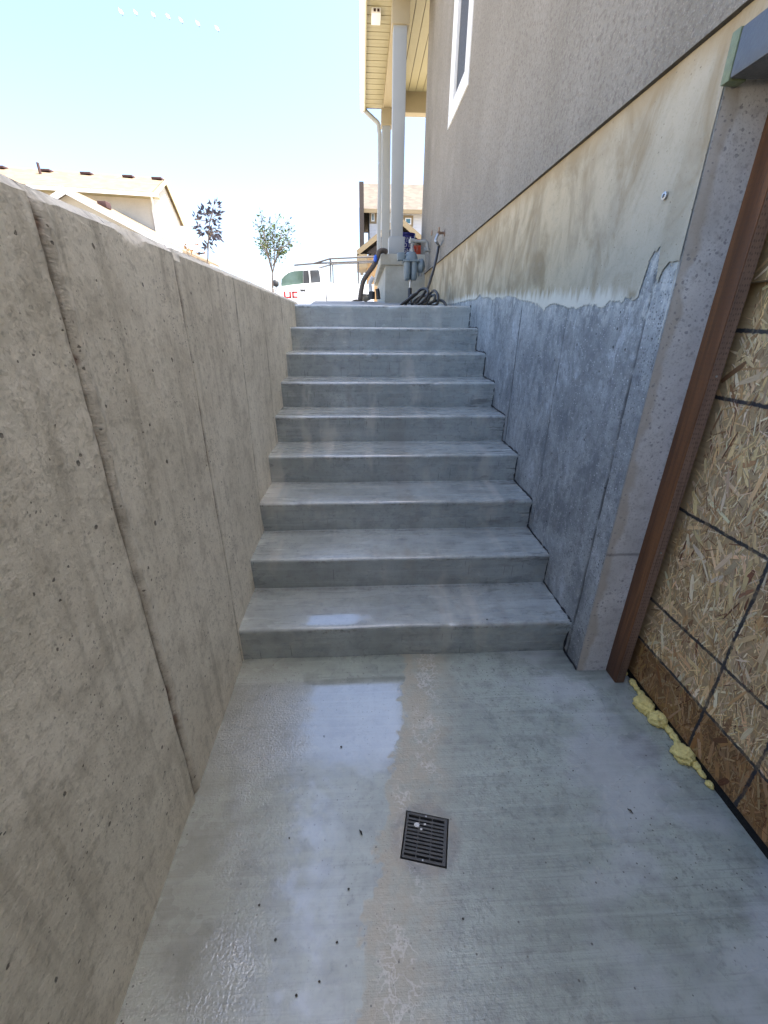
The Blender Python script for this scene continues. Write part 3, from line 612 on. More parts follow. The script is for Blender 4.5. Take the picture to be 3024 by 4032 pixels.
dsp = spline([atY(zD(*p), 11.05) for p in ((222, 1120), (228, 1175), (255, 1220), (340, 1300), (385, 1350), (395, 1430), (402, 1520), (402, 2070))]+[atY(zA(470, 500), 11.05), atY(zA(470, 900), 11.05)], 6)
ds_ = MB().tube(dsp, .045, 8).build('downspout', M['post'], house, smooth=True)
q = atY(zD(402, 1780), 11.05); MB().lathe([(.044, -.02), (.044, .02)], q, 'z', 10).build('downspout_strap', M['steel'], ds_)
# ------------------------------------------------------------------ boarded door
st_ = empty('wood_post', (1.19, 1.45, 0), 'reddish brown treated lumber post between concrete jamb and strand board', 'post')
MB().box(1.168, 1.210, 1.417, 1.5005, .0, 2.143).build('post_body', M['wood_d'], st_, bevel=.004)
MB().box(1.172, 1.209, 1.4152, 1.4164, .003, 2.14).build('incised_face', M['wood_l'], st_)
for zq in (1.38, .7): MB().lathe([(.004, 0), (.004, -.003), (.002, -.004)], (1.192, 1.416, zq), 'y', 8).build('nail_head', M['steel'], st_)
ob = empty('strand_board', (1.25, .4, 0), 'strand board sheet with black grid lines closing the basement doorway', 'board')
def flakes():
    rnd = random.Random(4); V, F, UV, C = [], [], [], []
    pal = [((.92, .67, .34), 5), ((.82, .57, .27), 5), ((.62, .38, .16), 3), ((.95, .81, .53), 3.5), ((.20, .08, .035), 1.5), ((.36, .19, .085), 1.8), ((.82, .62, .36), 3), ((.62, .45, .26), 2)]
    tot = sum(p[1] for p in pal)
    def one(y, z, L, Wd, ang, x, c):
        n = len(V); ca, sa = math.cos(ang), math.sin(ang); tl = rnd.uniform(-.012, .012)
        sh = [(-.5, -.5*rnd.uniform(.3, 1)), (-.28, -.5), (.3, -.5*rnd.uniform(.7, 1)), (.5, -.4*rnd.uniform(.2, 1)), (.5, .4*rnd.uniform(.2, 1)), (.22, .5), (-.3, .5*rnd.uniform(.7, 1)), (-.5, .5*rnd.uniform(.2, 1))]
        for a, b in sh:
            u, v = a*L, b*Wd; V.append((x-tl*u, y+u*sa+v*ca, z+u*ca-v*sa)); UV.append((a*L*8+c[0]*31, b*Wd*8+c[1]*57))
        F.append(tuple(range(n, n+8))); C.append(c)
    V += [(1.2475, -1.3, .045), (1.2475, 1.5, .045), (1.2475, 1.5, 2.14), (1.2475, -1.3, 2.14)]; F.append((0, 1, 2, 3)); C.append((.54, .38, .195)); UV.extend([(0, 0), (1, 0), (1, 1), (0, 1)])
    for k in range(15500):
        y = rnd.uniform(.35, 1.42) if k < 13800 else rnd.uniform(-1.3, .4); z = rnd.uniform(.045, 2.12)
        r = rnd.random()*tot
        for c, wgt in pal:
            r -= wgt
            if r <= 0: break
        j = rnd.uniform(.8, 1.2); c = tuple(v*j*rnd.uniform(.94, 1.06) for v in c)
        big = rnd.random() < .09
        L = rnd.uniform(.05, .13) if big else rnd.uniform(.012, .06); Wd = rnd.uniform(.006, .02) if big else rnd.uniform(.0014, .0058)
        if c[0] < .22: L *= .8; Wd *= .55
        ang = rnd.gauss(.05, .55) if rnd.random() < .8 else rnd.uniform(-1.6, 1.6)
        z = max(.046+L*.5, min(2.12, z)); y = min(y, 1.46-L*.3)
        one(y, z, L, Wd, ang, 1.2468-k/15500*.0016-rnd.random()*.0002, c)
    me = bpy.data.meshes.new('strand_layer'); me.from_pydata([(a-1.25, b-.4, c) for a, b, c in V], [], F); me.update()
    ca = me.color_attributes.new('Col', 'FLOAT_COLOR', 'CORNER'); uvl = me.uv_layers.new(name='UVMap'); vi = 0
    for p, c in zip(me.polygons, C):
        for li in p.loop_indices: ca.data[li].color = (*c, 1); uvl.data[li].uv = UV[me.loops[li].vertex_index]
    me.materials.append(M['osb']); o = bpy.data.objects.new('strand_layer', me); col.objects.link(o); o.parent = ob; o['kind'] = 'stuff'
flakes()
MB().box(1.248, 1.262, -1.3, 1.499, .043, 2.142).build('sheet', M['wood_l'], ob)
MB().box(1.255, 1.30, -1.3, 1.499, .0, .042).build('sill_gap', M['black'], ob)
sf = empty('spray_foam', (1.25, 1.2, 0), 'lumpy yellow expanding foam squeezed out under the strand board', 'foam')
for i, (a, b, r, sq) in enumerate(((440, 705, .013, (1.1, 1, .8)), (492, 785, .018, (.9, 1.3, .8)), (530, 830, .013, (1, 1.2, .8)), (562, 870, .017, (1, 1.2, .8)), (570, 955, .034, (1, 1.05, .75)), (610, 1010, .022, (1, 1, .8)), (600, 940, .02, (1.1, 1, .8)), (678, 1075, .031, (1, 1, .8)), (718, 1058, .017, (1, 1, .9)), (760, 1120, .014, (1, 1.3, .9)), (795, 1165, .015, (1, 1.5, .9)), (835, 1210, .015, (1, 1.5, .9)), (872, 1245, .012, (1, 1.4, .9)), (868, 1282, .011, (1, 1, .8)), (885, 1350, .033, (1.05, 1.05, .75)), (945, 1335, .014, (1, 1, .9)), (975, 1375, .013, (1, 1.2, .9)), (1025, 1430, .015, (1, 1.8, .9)), (1082, 1500, .011, (1, 1.8, .9)), (1140, 1585, .012, (1.2, 1.2, .8)), (1165, 1605, .008, (1, 1.3, .8)))):
    p = atZ(zF(a, b), r*.45); p.x = min(p.x, 1.246); MB().blob((p.x, p.y, r*sq[2]*.75), r*(1.15 if r > .02 else .95), sq, .26, 2.6, 4, i+3).build('foam_lobe', M['foam'], sf, smooth=True, angle=math.radians(179))
# ------------------------------------------------------------------ drain
dg = empty('floor_drain', (DC.x, DC.y, -.004), 'square slotted drain grate set skewed in the wet concrete floor', 'drain')
def dbox(name, u0, u1, v0, v1, z0, z1, mat):
    mb = MB(); pts = [dloc(u, v) for u, v in ((u0, v0), (u1, v0), (u1, v1), (u0, v1))]
    mb.prism([(p.x, p.y) for p in pts], z0, z1, 'z'); return mb.build(name, mat, dg)
S = .0685
dbox('frame_bar', -S, S, S-.007, S, -.02, -.002, M['iron']); dbox('frame_bar', -S, S, -S, -S+.007, -.02, -.002, M['iron'])
dbox('frame_bar', -S, -S+.006, -S+.007, S-.007, -.02, -.002, M['iron']); dbox('frame_bar', S-.010, S, -S+.007, S-.007, -.02, -.002, M['iron'])
for k in range(10):
    v = -S+.007+ (2*S-.014)*(k+1)/11; dbox('slat', -S+.006, S-.010, v-.0031, v+.0031, -.016, -.0035, M['iron'])
for u in (-.025, .0185): dbox('rib', u-.0016, u+.0016, -S+.007, S-.007, -.015, -.0028, M['iron'])
dbox('pit_bottom', -H, H, -H, H, -.17, -.158, M['black'])
for v in (S-.0035, -S+.0035):
    p = dloc(-.004 if v > 0 else -.002, v); MB().lathe([(.0032, -.0025), (.0034, .0), (.0022, .0008), (.0012, .0008), (.0011, -.0002)], (p.x, p.y, -.001), 'z', 12).build('screw', M['steel'], dg, smooth=True)
# dried paper scraps on the grate and dark bits on the floor
for i, (a, b, r) in enumerate(((670, 700, .009), (820, 690, .004), (750, 780, .0045))):
    p = atZ((1500+a*.211, 3100+b*.211), 0); o = MB().blob((p.x, p.y, .0002), r, (1, .8, .22), .5, 3, 2, i).build('paper_scrap', M['scrap'], smooth=True)
    tag(o, 'pale crumpled scrap lying on the drain grate', 'scrap', 'scraps on the drain grate')
for i, (a, b, r) in enumerate(((737, 1613, .006), (700, 1590, .004), (753, 1920, .005), (595, 2030, .006), (625, 1810, .004), (728, 2035, .005), (690, 2120, .0045), (640, 2150, .005), (1052, 1338, .006), (1448, 1780, .004), (1238, 1665, .004), (1085, 1745, .003), (560, 1955, .005), (812, 1830, .0035), (1000, 1985, .005), (1065, 1920, .003))):
    onstep = b < 1400; p = atZ((a/.5486, b/.5486), .19 if onstep else 0)
    o = MB().blob((p.x, p.y, p.z+r*.2), r*.65, (1, .8, .6), .35, 3, 2, i).build('pebble', M['chip'], smooth=True)
    tag(o, 'small dark pebble resting on the lowest concrete tread' if onstep else 'tiny dark grit lump on the wet floor slab', 'pebble', None if onstep else 'grit on the floor slab')
for a, b in ((780, 1798), (1362, 1752)):
    p = atZ((a/.5486, b/.5486), .002); o = MB().tube([(p.x-.006, p.y+.008, .002), (p.x, p.y, .005), (p.x+.004, p.y-.009, .002)], [.001, .003, .0008], 6).build('twig', M['chip'], smooth=True)
    tag(o, 'short dark twig lying on the wet floor slab', 'twig', 'twigs on the floor slab')
# ------------------------------------------------------------------ spigot, hose, gas meter
sp_ = atX(zA(1330, 555), SX); sg = empty('spigot', sp_, 'brass hose spigot with handle on the stucco wall', 'tap')
MB().lathe([(.035, 0), (.035, -.008), (.014, -.01), (.014, -.05), (.018, -.06), (.018, -.085), (.010, -.09)], sp_, 'x', 14).build('body', M['rust'], sg, smooth=True)
e = sp_+Vector((-.07, 0, 0)); MB().tube([e, e+Vector((-.02, 0, -.03)), e+Vector((-.035, 0, -.075))], [.016, .016, .017], 10).build('outlet', M['steel'], sg, smooth=True)
MB().tube([e+Vector((.0, 0, .0)), e+Vector((-.0, -.01, .055))], .008, 8).build('stem', M['rust'], sg, smooth=True)
MB().lathe([(.006, 0), (.030, -.006), (.030, -.014), (.006, -.02)], e+Vector((-.075, 0, .0)), 'x', 8).build('handle', M['rust'], sg)
hs = empty('garden_hose', (.75, 5.4, 1.75), 'black rubber hose hanging from the spigot and coiled at the stair top', 'hose')
h0 = e+Vector((-.035, 0, -.075)); drop = [h0]+[atY(zA(*p), yq) for p, yq in (((1255, 720), 6.1), ((1222, 890), 6.02), ((1185, 1040), 5.9), ((1140, 1190), 5.7), ((1108, 1280), 5.5))]
MB().tube(spline(drop[:2], 4), [.016]*3+[.013]*2, 10).build('coupling', M['steel'], hs, smooth=True)
def coil():
    pts = drop[1:]; rnd = random.Random(8)
    seq = [(1050, 1360, 5.35), (960, 1470, 5.2), (900, 1480, 5.15), (890, 1420, 5.25), (960, 1350, 5.4), (1010, 1300, 5.45), (1075, 1285, 5.4), (1115, 1320, 5.3), (1090, 1400, 5.2), (1010, 1480, 5.1), (940, 1500, 5.1), (930, 1450, 5.3), (1000, 1400, 5.5), (1080, 1370, 5.5), (1130, 1390, 5.35), (1090, 1470, 5.15), (1020, 1505, 5.05), (1060, 1470, 5.4), (1130, 1360, 5.6), (1190, 1310, 5.5), (1235, 1350, 5.35), (1245, 1420, 5.25), (1225, 1490, 5.15), (1150, 1510, 5.1), (1080, 1490, 5.3), (1100, 1420, 5.5), (1170, 1370, 5.5), (1205, 1380, 5.35), (1190, 1440, 5.2), (1120, 1490, 5.1), (1160, 1460, 5.5), (1260, 1435, 5.4), (1310, 1450, 5.3), (1340, 1490, 5.2), (1345, 1515, 5.15)]
    return pts+[atY(zA(a, b), y) for a, b, y in seq]
MB().tube(spline(coil(), 6), .0155, 8).build('hose_coil', M['rubber'], hs, smooth=True)
MB().tube(spline([atY(zA(*p), yq) for p, yq in (((965, 1352), 5.2), ((920, 1370), 5.15), ((860, 1420), 5.1), ((800, 1465), 5.05), ((765, 1492), 5.0), ((750, 1515), 4.98))], 6), .0155, 8).build('hose_end', M['rubber'], hs, smooth=True)
MB().tube(spline([atY(zA(*p), yq) for p, yq in (((900, 1370), 5.25), ((870, 1420), 5.15), ((830, 1470), 5.1), ((815, 1510), 5.05))], 6), .0155, 8).build('hose_end', M['rubber'], hs, smooth=True)
MY = 7.0
def ym(a, b, y=MY): return atY(zA(a, b), y)
gm = empty('gas_meter', ym(885, 1390), 'blue grey gas meter on pipes in front of the porch base', 'meter')
cM = ym(888, 1000); wA = (ym(980, 1000)-ym(795, 1000)).x; zt = ym(888, 805).z; zm = ym(888, 925).z; zb = ym(888, 1172).z
x0, x1 = ym(795, 1000).x, ym(980, 1000).x; xm = (x0+x1)/2
def ring(f, w, d, z, cx=xm): return [(cx+w*math.cos(a)*(abs(math.cos(a))**-.45 if abs(math.cos(a)) > .01 else 1)*.5, MY+.02+d*math.sin(a)*.5, z) for a in [2*math.pi*(i+.5)/20 for i in range(20)]]
def loft(rings):
    mb = MB(); n = 20
    for r in rings: mb.v += r
    for i in range(len(rings)-1):
        for j in range(n): k = (j+1) % n; mb.f.append((i*n+j, i*n+k, (i+1)*n+k, (i+1)*n+j))
    mb.f.append(tuple(range(n))); mb.f.append(tuple(range((len(rings)-1)*n, len(rings)*n))); return mb
wM = x1-x0
for s in (-1, 1):
    cx = xm+s*wM*.245; loft([ring(0, wM*.34, .12, zb, cx), ring(0, wM*.44, .16, zb+.03, cx), ring(0, wM*.50, .18, zb+.10, cx), ring(0, wM*.51, .19, zm-.01, cx)]).build('meter_chamber', M['meter'], gm, smooth=True, angle=math.radians(60))
MB().box(x0-.012, x1+.012, MY-.095, MY+.13, zm-.012, zm+.012).build('flange', M['meter'], gm, bevel=.005)
for q in (.12, .38, .62, .88): MB().lathe([(.007, 0), (.007, .012), (.004, .014)], (x0+wM*q, MY-.085, zm+.010), 'z', 6).build('bolt', M['meter'], gm)
loft([ring(0, wM*.98, .19, zm+.012), ring(0, wM*.92, .18, zm+.05), ring(0, wM*.72, .15, zt-.02), ring(0, wM*.62, .12, zt)]).build('meter_head', M['meter'], gm, smooth=True, angle=math.radians(60))
a0, a1 = ym(712, 870), ym(800, 870); MB().box(a0.x, a1.x+.01, MY-.05, MY+.08, ym(750, 918).z, ym(750, 812).z).build('index_box', M['meter'], gm, bevel=.018)
rc = ym(1010, 985); rr = .5*(ym(0, 1075).z-ym(0, 880).z); rr = abs(rr)
MB().lathe([(rr*.4, -.07), (rr*.75, -.055), (rr, -.02), (rr, .0), (rr*1.03, .004), (rr*1.03, .016), (rr, .02), (rr*.7, .05), (rr*.3, .06)], (rc.x+.01, MY+.03, rc.z), 'x', 24).build('regulator', M['meter'], gm, smooth=True)
MB().lathe([(.03, -.05), (.03, .0)], (ym(1015, 1070).x, MY+.03, ym(1015, 1070).z), 'z', 12).build('regulator_vent', M['pipe'], gm, smooth=True)
MB().lathe([(.028, 0), (.028, ym(0, 820).z-ym(0, 1180).z-.0)], (ym(880, 1100).x, MY+.06, ym(0, 1180).z), 'z', 10).build('inner_pipe', M['pipe'], gm, smooth=True)
pz0 = wz(.7, MY)-.03
MB().lathe([(.014, 0), (.014, ym(0, 1165).z-ym(0, 1250).z+.02)], (ym(880, 1250).x, MY+.02, ym(0, 1255).z), 'z', 12).build('riser_pipe', M['steel'], gm, smooth=True)
MB().lathe([(.030, 0), (.030, ym(0, 1278).z-pz0), (.022, ym(0, 1262).z-pz0)], (ym(878, 1300).x, MY+.02, pz0), 'z', 14).build('riser_sleeve', M['rubber'], gm, smooth=True)
def pipe(name, pp, r, mat=M['pipe'], y=MY, n=1): return MB().tube(spline([ym(a, b, y) for a, b in pp], n) if n > 1 else [ym(a, b, y) for a, b in pp], r, 12).build(name, mat, gm, smooth=True)
pr_ = .020
pipe('outlet_pipe', [(905, 810), (905, 655)], pr_); pipe('cross_pipe', [(875, 660), (1075, 665)], pr_); pipe('elbow', [(1060, 664), (1085, 668), (1098, 685), (1105, 720), (1108, 770)], pr_, n=5)
pw_ = spline([ym(1060, 775), ym(1110, 775)], 3); MB().tube([ym(1062, 778), ym(1150, 778), Vector((SX+.02, MY+.25, ym(1200, 778).z))], .026, 12).build('wall_pipe', M['pipe'], gm, smooth=True)
for pts, r in ((((885, 640), (885, 690)), .028), (((895, 655), (930, 655)), .027), (((945, 662), (965, 662)), .025), (((1055, 664), (1085, 666)), .026), (((1100, 700), (1104, 722)), .026), (((1106, 755), (1108, 785)), .030), (((1062, 778), (1080, 778)), .033), (((1150, 778), (1165, 778)), .032), (((905, 700), (905, 715)), .026), (((905, 765), (905, 810)), .034)): pipe('coupling', pts, r)
pipe('valve_stem', [(886, 605), (886, 650)], .006, M['steel']); pipe('tracer_wire', [(955, 680), (945, 720), (975, 750), (960, 790)], .003, M['rust'], n=4)
# buckets on the porch slab
def bucket(c, r0, r1, h, mat, name, label, text=None, handle=None):
    e = empty(name, (c[0], c[1], ZC), label, 'bucket'); MB().lathe([(r0*.96, 0), (r0, .01), (r1, h-.07), (r1*1.06, h-.065), (r1*1.06, h-.045), (r1, h-.043), (r1*1.02, h-.03), (r1*1.10, h-.028), (r1*1.10, h), (r1*1.03, h), (r1*.97, h-.06), (r0*.9, .02)], (c[0], c[1], ZC), 'z', 28).build('body', mat, e, smooth=True, angle=math.radians(35))
    for i, (tx, zz_, sz) in enumerate(text or ()):
        cu = bpy.data.curves.new('print', 'FONT'); cu.body = tx; cu.size = sz; cu.align_x = 'CENTER'; to = bpy.data.objects.new('print', cu); col.objects.link(to)
        me = bpy.data.meshes.new_from_object(to.evaluated_get(bpy.context.evaluated_depsgraph_get())); bpy.data.objects.remove(to)
        bm = bmesh.new(); bm.from_mesh(me); bmesh.ops.subdivide_edges(bm, edges=[q for q in bm.edges if q.calc_length() > .02], cuts=3); bmesh.ops.triangulate(bm, faces=bm.faces)
        for v in bm.verts:
            rad = r0+(r1-r0)*(zz_+v.co.y)/h+.003; a = v.co.x/rad+TXTA; v.co = Vector((rad*math.sin(a), -rad*math.cos(a), zz_+v.co.y))
        bm.to_mesh(me); bm.free(); me.materials.append(M['print']); po = bpy.data.objects.new('print', me); col.objects.link(po); po.parent = e
    if handle:
        MB().tube([(c[0]-r1*1.1, c[1], ZC+h-.05)]+[(c[0]-r1*1.12*math.cos(a), c[1]-.06*math.sin(a), ZC+h-.05+handle*math.sin(a)) for a in lin(.15, math.pi-.15, 12)]+[(c[0]+r1*1.1, c[1], ZC+h-.05)], .004, 6).build('handle', M['redp'], e, smooth=True)
    return e
TXTA = -.05
q = atY(zA(820, 815), 8.05); hB = atY(zA(820, 570), 8.05).z-ZC; bucket((q.x-.005, 8.05), .128, .146, hB, M['bluep'], 'blue_bucket', 'dark blue plastic bucket with white lettering behind the porch column', (("LET'S", hB*.62, .085), ('DO IT', hB*.42, .085), ('RIGHT', hB*.20, .085)))
q = atY(zA(975, 815), 8.35); bucket((q.x, 8.35), .10, .115, .22, M['redp'], 'orange_bucket', 'orange red plastic bucket beside the blue bucket on the porch', None, .15)
# things left of the porch base
hz = spline([atY(zA(*p), y) for p, y in (((570, 800), 7.5), ((520, 785), 7.45), ((470, 810), 7.4), ((450, 880), 7.35), ((400, 985), 7.3), ((330, 1080), 7.3), ((270, 1180), 7.3), ((245, 1280), 7.3), ((228, 1390), 7.3), ((225, 1440), 7.3))], 8)
fc = empty('corrugated_conduit', (hz[-1].x, hz[-1].y, 1.9), 'brown corrugated conduit drooping off the porch slab to the ground', 'conduit')
MB().tube(hz, [.034+.005*(i % 2) for i in range(len(hz))], 10).build('conduit_body', M['brownhose'], fc, smooth=True)
q = atY(zA(425, 890), 7.28); MB().blob(q, .05, (.6, .5, 1), .3, 2, 2, 5).build('blue_tape', M['bluetape'], fc, smooth=True)
dn = empty('white_drain_elbow', atY(zA(370, 1400), 7.4), 'white bent drain pipe beside the porch base', 'pipe')
MB().tube(spline([atY(zA(*p), 7.4) for p in ((395, 1130), (372, 1170), (356, 1220), (360, 1290), (372, 1340), (375, 1420))], 6), .03, 12).build('elbow', M['gut'], dn, smooth=True); MB().lathe([(.05, 0), (.05, .10), (.04, .11)], (atY(zA(378, 1400), 7.4).x, 7.4, atY(zA(378, 1420), 7.4).z), 'z', 14).build('socket', M['trim'], dn, smooth=True)
q = atY(zA(465, 1420), 7.35); o = MB().tube([q, q+Vector((-.01, 0, .10)), q+Vector((-.02, 0, atY(zA(455, 1285), 7.35).z-q.z))], [.034, .032, .030], 12).build('black_stub_pipe', M['rubber'], smooth=True); tag(o, 'short black stub pipe standing at the porch base', 'pipe')
q = atY(zA(290, 1400), 7.5); o = MB().blob(q, .10, (1, .7, .55), .4, 2.5, 3, 9).build('rock', M['dirt'], smooth=True); tag(o, 'brown rock beside the foot of the corrugated conduit', 'rock')
# ------------------------------------------------------------------ truck
TY = 20.0; TZ = 1.836
tr = empty('pickup_truck', (-1.6, TY+.95, TZ), 'white extended cab pickup truck with ladder rack and red door lettering', 'truck')
def tp(a, b, y=TY): p = atY(zB(a, b), y); return (p.x, p.z)
hx, hz_ = tp(640, 1460); roofz = tp(700, 1190)[1]; beltF = tp(350, 1422)[1]; beltR = tp(870, 1365)[1]
bx0 = tp(265, 1420)[0]; cabb = tp(925, 1300)[0]; nose = bx0-1.25; tail = cabb+2.05
def Z_(h): return TZ+h
body = [(nose+.05, Z_(.45)), (nose, Z_(.62)), (nose+.02, Z_(.95)), (nose+.10, Z_(1.08)), (bx0-.02, beltF-.05), (bx0+.05, beltF-.02), (cabb, beltR-.02), (cabb+.0, Z_(.45))]
MB().prism(body, TY, TY+1.95, 'y').build('cab_body', M['truck'], tr, bevel=.04, segs=3)
MB().prism([(cabb+.03, Z_(.5)), (cabb+.03, beltR-.05), (tail, beltR-.05), (tail, Z_(.5))], TY+.02, TY+1.93, 'y').build('cargo_bed', M['truck'], tr, bevel=.03, segs=3)
g_ = [tp(350, 1424), tp(352, 1330), tp(395, 1270), tp(450, 1225), tp(520, 1198), tp(640, 1187), tp(850, 1184), tp(900, 1195), tp(925, 1380)]
MB().prism([(p[0], p[1]) for p in [(g_[0][0]-.05, g_[0][1]-.03)]+[(x, z+.035) for x, z in g_[1:8]]+[(cabb, beltR-.04)]], TY+.10, TY+1.85, 'y').build('cab_roof', M['truck'], tr, bevel=.04, segs=3)
def pane(name, pts, mat, y=TY+.092): return MB().prism([tp(a, b) for a, b in pts], y, y+.02, 'y').build(name, mat, tr)
pane('door_window', ((352, 1418), (355, 1320), (392, 1278), (450, 1235), (520, 1215), (638, 1208), (638, 1380), (480, 1398)), M['tglass'])
pane('window_pillar', ((641, 1208), (722, 1204), (738, 1374), (641, 1380)), M['pglass'], TY+.088); pane('pillar_strip', ((708, 1204), (722, 1204), (740, 1374), (726, 1375)), M['truck'], TY+.08)
pane('rear_window', ((726, 1204), (838, 1200), (850, 1215), (868, 1345), (862, 1364), (742, 1373)), M['pglass'])
hd_ = MB().box(hx-.10, hx+.10, TY-.03, TY+.004, hz_-.055, hz_+.055).build('door_handle', M['trim'], tr, bevel=.02); MB().box(hx-.085, hx+.085, TY-.045, TY-.031, hz_-.005, hz_+.035).build('handle_grip', M['truck'], hd_, bevel=.006)
mx, mz = tp(300, 1385); mi = MB().blob((mx-.02, TY-.16, mz), .13, (1, .5, 1.05), .08, 1.5, 3, 2).build('side_mirror', M['trim'], tr, smooth=True)
MB().box(mx-.01, mx+.06, TY-.08, TY+.08, mz-.06, mz-.02).build('mirror_arm', M['trim'], mi)
for xq in (tp(640, 1300)[0]+.02, bx0+.05): MB().box(xq, xq+.008, TY-.002, TY+.003, Z_(.55), hz_+.35).build('door_gap', M['trim'], tr)
def stroke(pp, t=.058):
    mb = MB()
    for (a, b), (c, d) in zip(pp[:-1], pp[1:]): p, q = tp(a, b), tp(c, d); mb.box(min(p[0], q[0])-t/2, max(p[0], q[0])+t/2, TY-.004, TY+.003, min(p[1], q[1])-t/2, max(p[1], q[1])+t/2)
    return mb
stroke([(402, 1495), (402, 1563), (474, 1563), (474, 1495)]).build('letter', M['red'], tr); stroke([(560, 1495), (510, 1497), (510, 1560), (560, 1560)]).build('letter', M['red'], tr)
for wx in (bx0-.30, tail-.75):
    for wy in (TY+.02, TY+1.70):
        wh = MB().lathe([(.22, 0), (.36, .0), (.39, .03), (.39, .20), (.36, .23), (.22, .23)], (wx, wy, Z_(.39)), 'y', 28).build('tyre', M['rubber'], tr, smooth=True); MB().lathe([(.05, -.01), (.2, .0), (.225, .02), (.225, .2)], (wx, wy, Z_(.39)), 'y', 20).build('rim', M['steel'], wh, smooth=True)
FYQ = TY+1.75
for yq, sgn in ((TY+.12, 0), (FYQ, 1)):
    def rp(a, b): p = atY(zB(a, b), TY); return Vector((p.x, yq, p.z))
    for k, pp in enumerate((((992, 1052), (1200, 1043), (1640, 1022)), ((520, 1137), (760, 1117), (992, 1106), (1640, 1080)), ((770, 1117), (992, 1052)), ((992, 1052), (1004, 1362)), ((1640, 1022), (1650, 1362)), ((1362, 1090), (1362, 1355)))):
        if sgn and k == 1: continue
        MB().tube([rp(*p) for p in pp], .034 if k < 3 else .028, 8).build('rack_bar', M['rack'], tr, smooth=True)
for a, b in ((992, 1052), (1640, 1022)):
    p = atY(zB(a, b), TY); MB().tube([(p.x, TY+.12, p.z), (p.x, FYQ, p.z)], .02, 8).build('rack_cross_bar', M['rack'], tr, smooth=True)
# ------------------------------------------------------------------ neighbour houses
def rot2(o, p, a): c, s = math.cos(a), math.sin(a); return Vector((o.x+p[0]*c-p[1]*s, o.y+p[0]*s+p[1]*c, p[2]))
EC = atY(zC(1030, 240), 25.0); LA = math.radians(9.5); L0 = Vector((EC.x-.55, EC.y+.55, 0)); EZ = EC.z
nh = empty('tan_roof_house', (L0.x-6, L0.y+4, 1.83), 'pale two storey house with tan shingle roof beyond the retaining wall', 'house')
def lp(x, y, z): return rot2(L0, (x, y, z), LA)
DP = 6.2; HR = atY(zC(1125, 165), 25+DP*.5).z
def quadp(mb, *pp): return mb.quad(*[lp(*p) for p in pp])
mb = MB(); quadp(mb, (-16, 0, 1.8), (0, 0, 1.8), (0, 0, EZ-.02), (-16, 0, EZ-.02)); quadp(mb, (0, 0, 1.8), (0, DP, 1.8), (0, DP, EZ), (0, DP/2, HR-.12), (0, 0, EZ)); quadp(mb, (-16, DP, 1.8), (0, DP, 1.8), (0, DP, EZ), (-16, DP, EZ)); quadp(mb, (-16, 0, 1.8), (-16, DP, 1.8), (-16, DP, EZ), (-16, DP/2, HR-.12), (-16, 0, EZ))
mb.build('wall', M['stuc_w'], nh)
def slab(mb, pts, th):
    n = len(mb.v); P = [lp(*p) for p in pts]; mb.v += [tuple(p) for p in P]+[(p.x, p.y, p.z-th) for p in P]; k = len(P)
    mb.f += [tuple(range(n, n+k)), tuple(range(n+k, n+2*k))]+[(n+i, n+(i+1) % k, n+k+(i+1) % k, n+k+i) for i in range(k)]; return mb
sl = (HR-EZ)/(DP/2); mb = MB(); ov = .55
slab(mb, [(-16.5, -ov, EZ-sl*ov+.1), (.14, -ov, EZ-sl*ov+.1), (.14, DP/2, HR+.1), (-16.5, DP/2, HR+.1)], .06); slab(mb, [(-16.5, DP+ov, EZ-sl*ov+.1), (.14, DP+ov, EZ-sl*ov+.1), (.14, DP/2, HR+.1), (-16.5, DP/2, HR+.1)], .06)
nr = mb.build('roof', M['shing_t'], nh)
mb = MB(); slab(mb, [(-16.5, -ov-.09, EZ-sl*ov+.06), (.42, -ov-.09, EZ-sl*ov+.06), (.42, -ov+.0, EZ-sl*ov+.06), (-16.5, -ov, EZ-sl*ov+.06)], .14); mb.build('gutter', M['white'], nh)
mb = MB(); slab(mb, [(-16.4, -ov+.002, EZ-sl*ov-.03), (.38, -ov+.002, EZ-sl*ov-.03), (.38, -.002, EZ-sl*ov-.03), (-16.4, -.002, EZ-sl*ov-.03)], .03); mb.build('soffit', M['cream'], nh)
for s in (1, -1):
    y_e = -ov if s == 1 else DP+ov; mb = MB(); P = [(.145, y_e, EZ-sl*ov+.04), (.145, DP/2, HR+.04), (.145, DP/2, HR-.16), (.145, y_e, EZ-sl*ov-.14)]; a = [lp(*p) for p in P]; b = [lp(p[0]+.04, p[1], p[2]) for p in P]
    n = 0; mb.v += [tuple(v) for v in a+b]; mb.f += [(0, 1, 2, 3), (4, 5, 6, 7), (0, 1, 5, 4), (1, 2, 6, 5), (2, 3, 7, 6), (3, 0, 4, 7)]; mb.build('rake_board', M['cream'], nh)
for px in (45, 325, 585, 845, 1030):
    for tt in [0]:
        d = ray(*zC(px+10, 150)); 
    # vents stand a little below the ridge, found along the ridge by bearing
    best = min((abs((lp(u, DP/2, 0).x/lp(u, DP/2, 0).y)-d.x/d.y), u) for u in lin(-16, 0, 400))[1]
    v0 = lp(best, DP/2-.5, HR-sl*.5+.09); MB().box(v0.x-.26, v0.x+.26, v0.y-.2, v0.y+.2, v0.z-.02, v0.z+.09).build('roof_vent', M['vent'], nr, bevel=.03)
d = ray(*zC(252, 100)); best = min((abs((lp(u, DP/2-1.2, 0).x/lp(u, DP/2-1.2, 0).y)-d.x/d.y), u) for u in lin(-16, 0, 400))[1]; v0 = lp(best, DP/2-1.2, HR-sl*1.2+.05); MB().lathe([(.06, 0), (.06, .5), (.04, .52)], v0, 'z', 10).build('vent_pipe', M['vent'], nr)
